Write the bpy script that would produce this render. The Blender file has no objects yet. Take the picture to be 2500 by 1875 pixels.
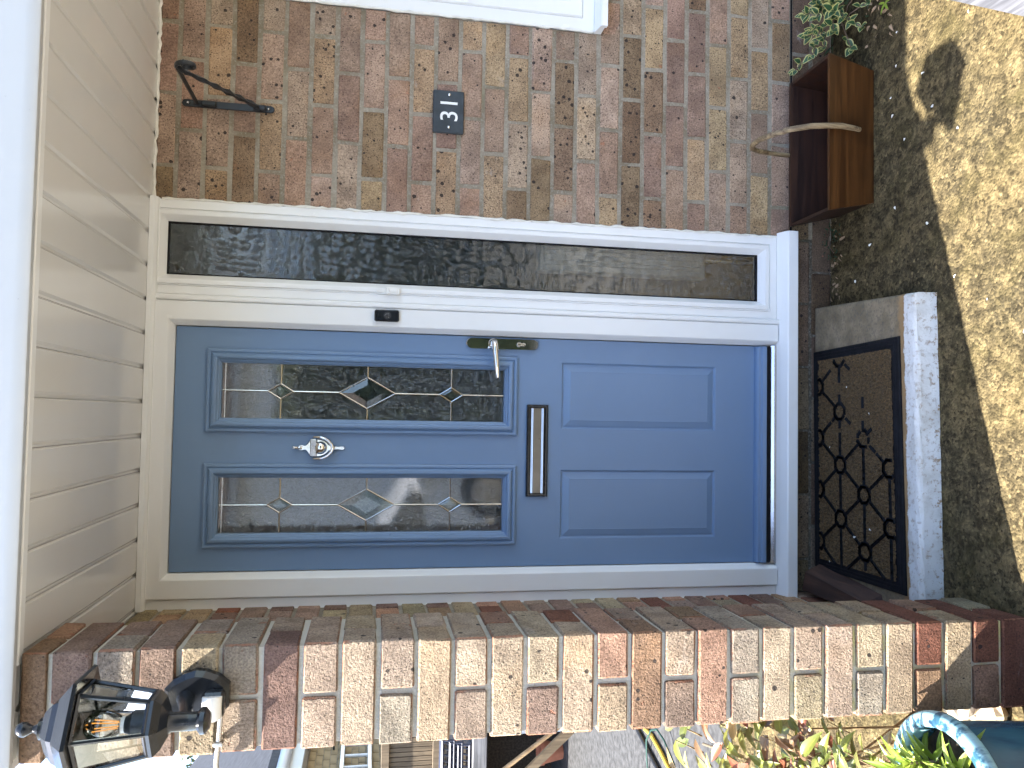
import bpy, bmesh, math, random
from mathutils import Vector, Matrix, Euler
R_ = math.radians
S = bpy.context.scene
COL = S.collection
rnd = random.Random(11)

# ------------------------------------------------------------------ camera, sky, sun, exposure
YAW, PITCH, ROLL = R_(2.364), R_(-10.385), R_(1.409)
_f = Vector((math.sin(YAW)*math.cos(PITCH), math.cos(YAW)*math.cos(PITCH), math.sin(PITCH)))
_r0 = Vector((math.cos(YAW), -math.sin(YAW), 0)); _u0 = _r0.cross(_f)
_r = _r0*math.cos(ROLL) + _u0*math.sin(ROLL); _u = _u0*math.cos(ROLL) - _r0*math.sin(ROLL)
cd = bpy.data.cameras.new('camera'); cam = bpy.data.objects.new('camera', cd); COL.objects.link(cam)
cd.sensor_fit = 'HORIZONTAL'; cd.sensor_width = 36; cd.lens = 36*1901.6/2500
cd.clip_start = .02; cd.clip_end = 500
CX, CY, CZ = -_u, _r, -_f            # the phone was held sideways: world up points to image left
cam.matrix_world = Matrix(((CX.x, CY.x, CZ.x, -0.5294), (CX.y, CY.y, CZ.y, -2.5207), (CX.z, CY.z, CZ.z, 1.6186), (0, 0, 0, 1)))
S.camera = cam
SUN = Vector((.75, .21, -1.0)).normalized()          # direction the light travels
w = bpy.data.worlds.new('World'); S.world = w; w.use_nodes = True
wn = w.node_tree; wn.nodes.clear()
sky = wn.nodes.new('ShaderNodeTexSky'); sky.sky_type = 'NISHITA'; sky.sun_disc = False
sky.sun_elevation = math.asin(-SUN.z); sky.sun_rotation = math.atan2(-SUN.x, -SUN.y)
sky.air_density = 1.0; sky.dust_density = 1.6; sky.ozone_density = 1.3
bg = wn.nodes.new('ShaderNodeBackground'); bg.inputs[1].default_value = .118
wo = wn.nodes.new('ShaderNodeOutputWorld')
wn.links.new(sky.outputs[0], bg.inputs[0]); wn.links.new(bg.outputs[0], wo.inputs[0])
sl = bpy.data.lights.new('sun', 'SUN'); sl.energy = 4.6; sl.angle = R_(.53); sl.color = (1, .95, .87)
so = bpy.data.objects.new('sun', sl); COL.objects.link(so); so.location = (-6, -3, 8)
so.rotation_euler = SUN.to_track_quat('-Z', 'Y').to_euler()
S.view_settings.view_transform = 'Standard'; S.view_settings.look = 'None'
S.view_settings.exposure = 2.66; S.view_settings.gamma = 1; S.view_settings.use_curve_mapping = False
S.render.engine = 'CYCLES'; S.cycles.use_denoising = True
S.cycles.use_adaptive_sampling = True; S.cycles.adaptive_threshold = .035; S.cycles.max_bounces = 7; S.cycles.diffuse_bounces = 4; S.cycles.glossy_bounces = 4; S.cycles.transparent_max_bounces = 12
S.cycles.caustics_reflective = False; S.cycles.caustics_refractive = False; S.cycles.sample_clamp_indirect = 6

# ------------------------------------------------------------------ material helpers
class NT:
    def __init__(s, name):
        s.m = bpy.data.materials.new(name); s.m.use_nodes = True; s.t = s.m.node_tree; s.t.nodes.clear()
        s.out = s.t.nodes.new('ShaderNodeOutputMaterial')
    def n(s, typ, ins=None, **at):
        d = s.t.nodes.new('ShaderNode'+typ)
        for k, v in at.items(): setattr(d, k, v)
        for k, v in (ins or {}).items():
            sock = d.inputs[k]
            if isinstance(v, bpy.types.NodeSocket): s.t.links.new(v, sock)
            elif isinstance(v, bpy.types.Node): s.t.links.new(v.outputs[0], sock)
            else: sock.default_value = v
        return d
    def math(s, op, a, b=0.0, c=0.0, clamp=False):
        return s.n('Math', {0: a, 1: b, 2: c}, operation=op, use_clamp=clamp).outputs[0]
    def mix(s, f, a, b, mode='MIX'):
        d = s.n('Mix', None, data_type='RGBA', blend_type=mode)
        for i, v in ((0, f), (6, a), (7, b)):
            if isinstance(v, bpy.types.NodeSocket): s.t.links.new(v, d.inputs[i])
            else: d.inputs[i].default_value = v if i == 0 else (*v[:3], 1)
        return d.outputs[2]
    def ramp(s, f, lo, hi):      # smooth 0..1
        return s.n('MapRange', {0: f, 1: lo, 2: hi, 3: 0.0, 4: 1.0}, interpolation_type='SMOOTHSTEP').outputs[0]
    def noise(s, vec, sc, det=4, ro=.55, dist=0):
        return s.n('TexNoise', {'Vector': vec, 'Scale': sc, 'Detail': det, 'Roughness': ro, 'Distortion': dist}).outputs[0]
    def voro(s, vec, sc, out=0, **k):
        return s.n('TexVoronoi', {'Vector': vec, 'Scale': sc}, **k).outputs[out]
    def obj(s): return s.n('TexCoord').outputs['Object']
    def vrand(s):                # object coordinates shifted by a random offset for each object
        oi = s.n('ObjectInfo'); k = s.math('MULTIPLY', oi.outputs['Random'], 91.7)
        return s.n('VectorMath', {0: s.obj(), 1: k}, operation='ADD').outputs[0], oi
    def scale(s, vec, v): return s.n('VectorMath', {0: vec, 1: v}, operation='MULTIPLY').outputs[0]
    def bump(s, h, st=.3, dist=.002, nrm=None):
        d = s.n('Bump', {'Height': h, 'Strength': st, 'Distance': dist})
        if nrm is not None: s.t.links.new(nrm, d.inputs['Normal'])
        return d.outputs[0]
    def pbr(s, col, rough=.5, metal=0, nrm=None, **ins):
        b = s.n('BsdfPrincipled')
        for k, v in {'Base Color': col, 'Roughness': rough, 'Metallic': metal, **ins}.items():
            if isinstance(v, bpy.types.NodeSocket): s.t.links.new(v, b.inputs[k])
            elif k == 'Base Color': b.inputs[k].default_value = (*v[:3], 1)
            else: b.inputs[k].default_value = v
        if nrm is not None: s.t.links.new(nrm, b.inputs['Normal'])
        s.t.links.new(b.outputs[0], s.out.inputs[0]); return s.m
    def surf(s, sock): s.t.links.new(sock, s.out.inputs[0]); return s.m

def plain(name, col, rough=.5, metal=0, var=.12, sc=14, bump=0, bsc=120, **ins):
    t = NT(name); v = t.obj(); n = t.noise(v, sc, 5)
    c = t.mix(t.ramp(n, .3, .7), [x*(1-var) for x in col], [min(1, x*(1+var)) for x in col])
    nr = t.bump(t.noise(v, bsc, 4), bump, .002) if bump else None
    r = t.math('ADD', t.math('MULTIPLY', t.noise(v, sc*2.3, 3), .2), rough-.1, clamp=True) if rough > .12 else rough
    return t.pbr(c, r, metal, nr, **ins)

def mat_brick(name, bst, spots=1.0, bsc=150, tint=(1.08, .97, .83), bd=.004, ragged=False):
    t = NT(name); v, oi = t.vrand(); base = t.mix(1.0, oi.outputs['Color'], tint, 'MULTIPLY')
    m = t.ramp(t.noise(v, 11, 5, .6, .4), .28, .74)
    c = t.mix(m, t.mix(1.0, base, (.70, .66, .64), 'MULTIPLY'), t.mix(1.0, base, (1.22, 1.20, 1.16), 'MULTIPLY'))
    warm = t.ramp(t.noise(v, 5.3, 3), .52, .78)
    c = t.mix(t.math('MULTIPLY', warm, .45), c, t.mix(1.0, base, (1.12, .92, .66), 'MULTIPLY'))
    g = t.noise(v, 210, 3, .6)
    c = t.mix(1.0, c, t.n('ValToRGB', {0: g}).outputs[0], 'OVERLAY')
    vs = t.n('TexVoronoi', {'Vector': v, 'Scale': 48.0}); r1 = t.n('SeparateColor', {0: vs.outputs[1]})
    vs2 = t.n('TexVoronoi', {'Vector': v, 'Scale': 165.0}); r2 = t.n('SeparateColor', {0: vs2.outputs[1]})
    al = t.math('MULTIPLY', oi.outputs['Alpha'], spots)
    wob = t.math('MULTIPLY', t.math('SUBTRACT', t.noise(v, 130, 2), .5), .20)
    rad = t.math('MULTIPLY', t.math('GREATER_THAN', t.math('MULTIPLY', al, .55), r1.outputs[0]), t.math('ADD', .07, t.math('MULTIPLY', r1.outputs[1], .24)))
    sp = t.math('LESS_THAN', t.math('ADD', vs.outputs[0], wob), rad)
    rad2 = t.math('MULTIPLY', t.math('GREATER_THAN', t.math('MULTIPLY', al, .55), r2.outputs[0]), .30)
    sp = t.math('MAXIMUM', sp, t.math('MULTIPLY', t.math('LESS_THAN', vs2.outputs[0], rad2), .8))
    c = t.mix(t.math('MULTIPLY', sp, .9), c, (.022, .018, .018))
    chip = t.ramp(t.noise(v, 19, 4, .6), .70, .73)
    c = t.mix(t.math('MULTIPLY', chip, .6), c, (.36, .14, .08))
    if ragged:           # bare red clay where the arrises have spalled
        lo = t.n('SeparateXYZ', {0: t.n('VectorMath', {0: t.obj()}, operation='ABSOLUTE').outputs[0]}); nz = t.math('MULTIPLY', t.math('SUBTRACT', t.noise(v, 75, 4, .7), .5), .011)
        ex, ey, ez = (t.ramp(t.math('ADD', lo.outputs[k], nz), a_, b_) for k, a_, b_ in ((0, .1030, .1055), (1, .0468, .0492), (2, .0312, .0334)))
        mn = lambda p, q: t.math('MINIMUM', p, q)
        e = t.math('MAXIMUM', mn(ex, ey), t.math('MAXIMUM', mn(ey, ez), mn(ex, ez)))
        e = t.math('MULTIPLY', e, t.ramp(t.noise(v, 9, 3), .46, .58)); c = t.mix(t.math('MULTIPLY', e, .7), c, (.34, .15, .085)); chip = t.math('MAXIMUM', chip, e)
    wht = t.ramp(t.noise(t.scale(v, (1, 1, 1.9)), 7.5, 6, .65), .64, .8)
    c = t.mix(t.math('MULTIPLY', wht, .4), c, (.62, .58, .54))
    h = t.math('ADD', t.noise(v, bsc, 4, .7), t.math('MULTIPLY', t.noise(v, 26, 3), .8))
    h = t.math('SUBTRACT', h, t.math('MULTIPLY', sp, .5)); h = t.math('SUBTRACT', h, t.math('MULTIPLY', chip, .6))
    return t.pbr(c, .9, 0, t.bump(h, bst, bd), **{'Specular IOR Level': .25})

def mat_mortar(name, a, b, lichen=0.0):
    t = NT(name); v = t.obj(); n = t.ramp(t.noise(v, 5, 6, .65), .35, .68)
    c = t.mix(n, a, b); g = t.noise(v, 160, 4)
    c = t.mix(t.math('MULTIPLY', t.ramp(g, .45, .8), .35), c, (.52, .49, .43))
    c = t.mix(t.math('MULTIPLY', t.ramp(t.noise(v, 3.2, 4), .58, .75), .5), c, (.20, .18, .10))
    if lichen:
        z = t.n('SeparateXYZ', {0: v}).outputs[2]
        k = t.math('MULTIPLY', t.ramp(t.noise(v, 7, 6, .7), .42, .62), t.math('MULTIPLY', t.ramp(z, .85, .5), lichen))
        c = t.mix(k, c, (.42, .35, .11))
    return t.pbr(c, .95, 0, t.bump(t.math('ADD', g, t.noise(v, 34, 3)), .7, .004))

def mat_pvc(name, col=(.80, .80, .79), rough=.22):
    t = NT(name); v = t.obj()
    d = t.ramp(t.noise(v, 4.5, 5, .6), .5, .85)
    c = t.mix(t.math('MULTIPLY', d, .22), col, (.66, .62, .53))
    vd = t.n('TexVoronoi', {'Vector': v, 'Scale': 46.0}); mk = t.ramp(vd.outputs[0], .085, .05)
    mk = t.math('MULTIPLY', mk, t.math('GREATER_THAN', t.n('SeparateColor', {0: vd.outputs[1]}).outputs[0], .78))
    r = t.math('ADD', t.math('MULTIPLY', t.noise(v, 9, 4), .18), rough-.08)
    nr = t.bump(mk, .5, .002, t.bump(t.noise(v, 3.5, 2), .12, .02))
    return t.pbr(c, r, 0, nr)

def mat_door():
    t = NT('door_paint'); v = t.obj()
    gr = t.noise(t.scale(v, (70, 70, 3.2)), 3, 5, .6)
    d = t.ramp(t.noise(v, 2.6, 5), .4, .8)
    c = t.mix(d, (.160, .248, .392), (.176, .266, .412))
    c = t.mix(t.math('MULTIPLY', t.ramp(t.noise(v, 60, 4), .66, .8), .25), c, (.24, .28, .33))
    vd = t.n('TexVoronoi', {'Vector': v, 'Scale': 34.0}); rd = t.n('SeparateColor', {0: vd.outputs[1]})
    rad = t.math('MULTIPLY', rd.outputs[1], .10)
    mk = t.math('MULTIPLY', t.ramp(vd.outputs[0], rad, t.math('MULTIPLY', rad, .4)), t.math('GREATER_THAN', rd.outputs[0], .72))
    r = t.math('SUBTRACT', .36, t.math('MULTIPLY', mk, .28))
    nr = t.bump(mk, .9, .003, t.bump(gr, .10, .0015))
    return t.pbr(c, r, 0, nr, **{'Specular IOR Level': .45})

def mat_glass(name, height=None, bst=.5, bd=.002, tint=(.8, .84, .82), gain=1.7, clear=.55, rough=.02, rrough=.12, flat=False, frost=0.0):
    t = NT(name); nr = None
    if height: nr = t.bump(height(t), bst, bd)
    fr = t.n('Fresnel', {'IOR': 1.52}); tr = t.n('BsdfTransparent', {'Color': (*tint, 1)})
    rf = t.n('BsdfRefraction', {'Color': (*tint, 1), 'Roughness': rrough, 'IOR': 1.15})
    gl = t.n('BsdfGlossy', {'Color': (1, 1, 1, 1), 'Roughness': rough})
    if nr is not None:
        if flat: t.t.links.new(t.bump(t.math('ADD', t.noise(t.scale(t.obj(), (1.5, 1, 1)), 85, 3, .6, 1.5), t.math('MULTIPLY', t.noise(t.obj(), 9, 2), 3.0)), .010, .003), gl.inputs['Normal'])
        for d in ((rf,) if flat else (fr, rf, gl)): t.t.links.new(nr, d.inputs['Normal'])
    a = t.n('MixShader', {0: clear, 1: rf.outputs[0], 2: tr.outputs[0]})
    f = t.math('MULTIPLY', fr.outputs[0], gain, clamp=True)
    o = t.n('MixShader', {0: f, 1: a.outputs[0], 2: gl.outputs[0]})
    if frost:            # the cast texture scatters a little daylight
        df = t.n('BsdfDiffuse', {'Color': (.42, .46, .48, 1)}); k = t.math('MULTIPLY', t.ramp(t.noise(t.scale(t.obj(), (1.4, 1, 1)), 75, 4, .7, 1.5), .38, .66), frost)
        o = t.n('MixShader', {0: k, 1: o.outputs[0], 2: df.outputs[0]})
    return t.surf(o.outputs[0])

def daisy(t):
    sp = t.n('SeparateXYZ', {0: t.obj()})
    v = t.n('CombineXYZ', {0: t.math('MULTIPLY', sp.outputs[0], 25), 1: t.math('MULTIPLY', sp.outputs[2], 25), 2: 0.0}).outputs[0]
    vo = t.n('TexVoronoi', {'Vector': v, 'Scale': 1.0, 'Randomness': .75}, voronoi_dimensions='2D')
    lo = t.n('SeparateXYZ', {0: t.n('VectorMath', {0: v, 1: vo.outputs['Position']}, operation='SUBTRACT').outputs[0]})
    an = t.math('ARCTAN2', lo.outputs[1], lo.outputs[0])
    pt = t.math('ABSOLUTE', t.math('SINE', t.math('MULTIPLY', an, 7.0)))
    mk = t.ramp(vo.outputs[0], .56, .38)
    h = t.math('MULTIPLY', t.math('MULTIPLY', pt, mk), t.ramp(vo.outputs[0], .02, .2))
    st = t.noise(t.scale(t.obj(), (60, 1, 14)), 3, 3)
    return t.math('ADD', h, t.math('ADD', t.math('MULTIPLY', st, .5), t.math('MULTIPLY', t.noise(t.obj(), 160, 3), .9)))
def stipple(t):
    v = t.obj(); return t.math('ADD', t.noise(t.scale(v, (1.6, 1, 1)), 95, 3, .6, 1.2), t.math('MULTIPLY', t.voro(v, 70), .4))

def mat_ground(name, c1, c2, c3, moss, peb=95.0):
    t = NT(name); v = t.obj()
    a = t.ramp(t.noise(v, 2.6, 6, .65), .34, .68); c = t.mix(a, c1, c2)
    vo = t.n('TexVoronoi', {'Vector': v, 'Scale': peb}); s = t.n('SeparateColor', {0: vo.outputs[1]})
    c = t.mix(t.math('MULTIPLY', t.ramp(s.outputs[0], .4, .95), .5), c, c3)
    c = t.mix(t.math('MULTIPLY', t.ramp(s.outputs[1], .72, .95), .7), c, [x*.3 for x in c1])
    v2 = t.n('TexVoronoi', {'Vector': v, 'Scale': peb*.42}); s2 = t.n('SeparateColor', {0: v2.outputs[1]})
    c = t.mix(t.math('MULTIPLY', t.math('MULTIPLY', t.ramp(s2.outputs[0], .80, .88), t.ramp(v2.outputs[0], .34, .2)), .5), c, [min(.5, x*1.7) for x in c3])
    clump = t.noise(v, 24, 5, .72, .5); big = t.noise(v, 6.5, 6, .7, .4)
    c = t.mix(t.math('MULTIPLY', t.ramp(big, .46, .68), .7), c, moss)
    c = t.mix(t.math('MULTIPLY', t.ramp(clump, .47, .64), .72), c, [x*.36 for x in c1])
    c = t.mix(t.math('MULTIPLY', t.ramp(clump, .46, .34), .45), c, [x*1.25 for x in c3])
    c = t.mix(t.math('MULTIPLY', t.ramp(t.noise(v, 1.7, 5, .7), .5, .68), .5), c, t.mix(1.0, c, (.55, .52, .46), 'MULTIPLY'))
    h = t.math('SUBTRACT', t.math('MULTIPLY', clump, -1.6), t.math('MULTIPLY', vo.outputs[0], .8))
    h = t.math('ADD', h, t.math('MULTIPLY', t.noise(v, 130, 3), .5))
    return t.pbr(c, .95, 0, t.bump(h, .7, .006), **{'Specular IOR Level': .1})

def mat_wood(name, a, b, axis, rough=.5, sc=1.0, bump=.25):
    t = NT(name); v, oi = t.vrand(); k = [46*sc]*3; k['xyz'.index(axis)] = 2.2*sc
    g = t.noise(t.scale(v, k), 1.0, 6, .62, .6); l = t.noise(v, 5*sc, 4)
    c = t.mix(t.ramp(g, .32, .7), a, b)
    c = t.mix(t.math('MULTIPLY', t.ramp(l, .45, .7), .45), c, [x*.45 for x in a])
    return t.pbr(c, t.math('ADD', t.math('MULTIPLY', g, .25), rough-.12), 0, t.bump(g, bump, .003))

def mat_step():
    t = NT('step_concrete'); v = t.obj(); sp = t.n('SeparateXYZ', {0: v})
    n = t.noise(v, 16, 5, .65); vo = t.n('TexVoronoi', {'Vector': v, 'Scale': 170.0}); s = t.n('SeparateColor', {0: vo.outputs[1]})
    c = t.mix(t.ramp(n, .3, .7), (.15, .115, .066), (.26, .205, .13))
    c = t.mix(t.math('MULTIPLY', t.ramp(s.outputs[0], .6, .95), .5), c, (.10, .085, .07))
    y = t.math('ADD', sp.outputs[1], t.math('MULTIPLY', t.math('SUBTRACT', t.noise(v, 26, 5, .7), .5), .035))
    y = t.math('SUBTRACT', y, t.math('MULTIPLY', sp.outputs[0], .028))
    stain = t.ramp(y, -.450, -.472); c = t.mix(t.math('MULTIPLY', stain, .75), c, (.33, .20, .085))
    pm = t.ramp(y, -.481, -.485)
    wear = t.ramp(t.noise(v, 60, 6, .78), .53, .62)
    low = t.ramp(sp.outputs[2], .035, .0)
    pm = t.math('MULTIPLY', pm, t.math('SUBTRACT', 1.0, t.math('MULTIPLY', wear, t.math('ADD', .55, t.math('MULTIPLY', low, .45)))))
    pc = t.mix(t.ramp(t.noise(v, 9, 5), .4, .75), (.66, .66, .64), (.43, .41, .36))
    return t.pbr(t.mix(pm, c, pc), .85, 0, t.bump(t.math('ADD', t.noise(v, 120, 4, .7), t.math('MULTIPLY', pm, .8)), .6, .003))

def mat_leaf(name, mode, base=(.05, .10, .02), edge=(.55, .52, .20)):
    t = NT(name); v, oi = t.vrand(); at = t.n('Attribute', None, attribute_name='edge').outputs['Fac']
    n = t.noise(v, 60, 3)
    if mode == 'variegated':
        f = t.ramp(t.math('ADD', at, t.math('MULTIPLY', t.math('SUBTRACT', n, .5), .55)), .60, .74)
        c = t.mix(f, t.mix(t.ramp(n, .3, .7), base, [x*1.9 for x in base]), edge)
    else:
        b = oi.outputs['Color']; c = t.mix(t.ramp(n, .3, .75), t.mix(1.0, b, (.72, .72, .72), 'MULTIPLY'), b)
        c = t.mix(t.ramp(at, .16, .0), c, t.mix(1.0, c, (1.5, 1.5, 1.3), 'MULTIPLY'))
    d = t.n('BsdfPrincipled', {'Roughness': .38})
    t.t.links.new(c, d.inputs['Base Color']); tl = t.n('BsdfTranslucent'); t.t.links.new(c, tl.inputs[0])
    return t.surf(t.n('MixShader', {0: .28, 1: d.outputs[0], 2: tl.outputs[0]}).outputs[0])

def mat_coir():
    t = NT('coir'); v = t.obj(); g = t.noise(t.scale(v, (2.0, .9, 1)), 110, 5, .75, 1.2)
    c = t.mix(t.ramp(g, .3, .7), (.022, .013, .005), (.19, .115, .045))
    return t.pbr(c, .95, 0, t.bump(g, 1.0, .006))

def mat_pot():
    t = NT('pot_glaze'); v = t.obj(); n = t.noise(t.scale(v, (6, 6, 1.6)), 1.3, 5, .6, .8)
    c = t.mix(t.ramp(n, .38, .66), (.008, .026, .065), (.03, .095, .135))
    c = t.mix(t.ramp(t.noise(t.scale(v, (16, 16, 3)), 1.5, 4, .6), .60, .70), c, (.10, .20, .24))
    z = t.n('SeparateXYZ', {0: v}).outputs[2]
    rim = t.math('MULTIPLY', t.ramp(t.math('ADD', z, t.math('MULTIPLY', t.noise(t.scale(v, (40, 40, 8)), 1.0, 4), .03)), .352, .362), t.ramp(t.noise(t.scale(v, (30, 30, 6)), 1.0, 4), .62, .5))
    c = t.mix(rim, c, (.22, .38, .42))
    return t.pbr(c, .2, 0, t.bump(t.noise(v, 14, 3), .15, .01))

MAT = dict(shademortar=mat_mortar('shaded_mortar', (.06, .05, .035), (.12, .10, .07)),  # plinth mortar darkened to paint the shade under the sill
    brick=mat_brick('facing_brick', .55), pierbrick=mat_brick('pier_brick', 1.0, .5, 170, (.73, .675, .605), .0075, True),
    farbrick=plain('buff_far_brick', (.30, .22, .12), .9, 0, .2, 9),
    mortar=mat_mortar('mortar', (.185, .152, .104), (.315, .275, .215)), piermortar=mat_mortar('pier_mortar', (.36, .33, .27), (.48, .45, .39), .85),
    pvc=mat_pvc('white_pvc'), soffit=mat_pvc('soffit_pvc', (.68, .665, .64), .13), fascia=mat_pvc('fascia_pvc', (.50, .515, .53), .3),
    door=mat_door(), chrome=plain('chrome', (.78, .77, .75), .07, 1, .04), brushed=plain('brushed_steel', (.50, .49, .48), .26, 1, .08),
    steel=plain('threshold_aluminium', (.7, .7, .7), .22, 1, .05),
    darksteel=plain('dark_reflection_steel', (.17, .165, .16), .32, 1, .15), black=plain('black_metal', (.018, .02, .024), .38, 0, .3, 20, .15), rubber=plain('black_rubber', (.007, .007, .009), .75, 0, .3, 30, .2, **{'Specular IOR Level': .2}),  # letter flap steel is darkened to paint in a dark reflection
    gloss=plain('black_gloss', (.012, .014, .018), .22, 0, .2), slate=plain('slate', (.035, .045, .055), .45, 0, .3, 18, .3),
    lead=plain('lead_came', (.52, .52, .50), .24, 1, .15), white=plain('white_plastic', (.78, .77, .74), .35, 0, .05),
    print=plain('white_print', (.82, .82, .80), .5, 0, .04), sealant=plain('white_sealant', (.74, .72, .66), .45, 0, .1, 30, .3),
    sideglass=mat_glass('daisy_glass', daisy, .13, .004, (.80, .84, .83), 2.6, .35, .11, .24, False, .20),
    doorglass=mat_glass('stippled_glass', stipple, .55, .003, (.6, .64, .64), 3.0, .45, .03, .12, True, .34),
    clear=mat_glass('bevelled_glass', None, 0, 0, (.85, .9, .88), 2.0, .9), lampglass=mat_glass('lamp_glass', None, 0, 0, (.93, .95, .95), 1.6, .97),
    ground=mat_ground('drive_concrete', (.058, .047, .027), (.118, .089, .043), (.182, .140, .070), (.056, .046, .019), 130.0),
    paving=mat_ground('pale_bounce_paving', (.20, .185, .16), (.30, .28, .24), (.35, .33, .29), (.17, .165, .13), 60.0),
    path=plain('dark_path', (.034, .034, .035), .85, 0, .55, 26, .6, 90),
    step=mat_step(), coir=mat_coir(), trug=mat_wood('varnished_wood', (.042, .015, .004), (.098, .037, .009), 'x', .36),
    trugshade=mat_wood('shaded_trug_wood', (.014, .005, .003), (.038, .013, .005), 'x', .5), branch=mat_wood('peeled_branch', (.10, .06, .03), (.42, .31, .17), 'z', .6, 2.0), redwood=mat_wood('old_redwood', (.026, .011, .008), (.075, .036, .023), 'y', .7),  # trug inside boards: same wood, shade painted into the colour
    greywood=mat_wood('weathered_wood', (.07, .07, .072), (.19, .19, .20), 'x', .8), silverwood=mat_wood('silvered_board', (.045, .047, .055), (.13, .13, .145), 'y', .8), palewood=mat_wood('pale_wood', (.08, .055, .03), (.17, .125, .075), 'z', .75),
    tan=mat_wood('tan_wood', (.28, .17, .08), (.48, .33, .18), 'z', .7), pot=mat_pot(),
    soil=plain('soil', (.035, .025, .018), .95, 0, .5, 60, 1.0, 90), stone=plain('pale_stone', (.5, .42, .30), .9, 0, .25, 12, .8, 50),
    euon=mat_leaf('variegated_leaf', 'variegated', (.03, .075, .03), (.58, .54, .20)), leaf=mat_leaf('plain_leaf', 'plain'),
    stem=plain('stem', (.18, .12, .08), .8, 0, .25), hosey=plain('yellow_hose', (.60, .38, .03), .45), hosek=plain('black_hose', (.015, .015, .017), .5),
    wireg=plain('green_wire', (.004, .035, .025), .5), roof=plain('dark_roof_tile', (.045, .045, .05), .8, 0, .3), car=plain('white_paint', (.82, .83, .84), .25, 0, .03),
    filament=None, hall=plain('hall_paint', (.19, .20, .21), .8), hallfloor=plain('hall_floor', (.05, .05, .048), .5), plastic=plain('dark_plastic', (.03, .035, .06), .45),
    alu=plain('ladder_aluminium', (.6, .6, .6), .35, .8, .1), render=plain('pale_render', (.76, .78, .80), .9, 0, .1), terracotta=plain('terracotta', (.36, .13, .07), .8))
_t = NT('filament'); MAT['filament'] = _t.surf(_t.n('Emission', {'Color': (1, .42, .08, 1), 'Strength': .22}).outputs[0])

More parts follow.
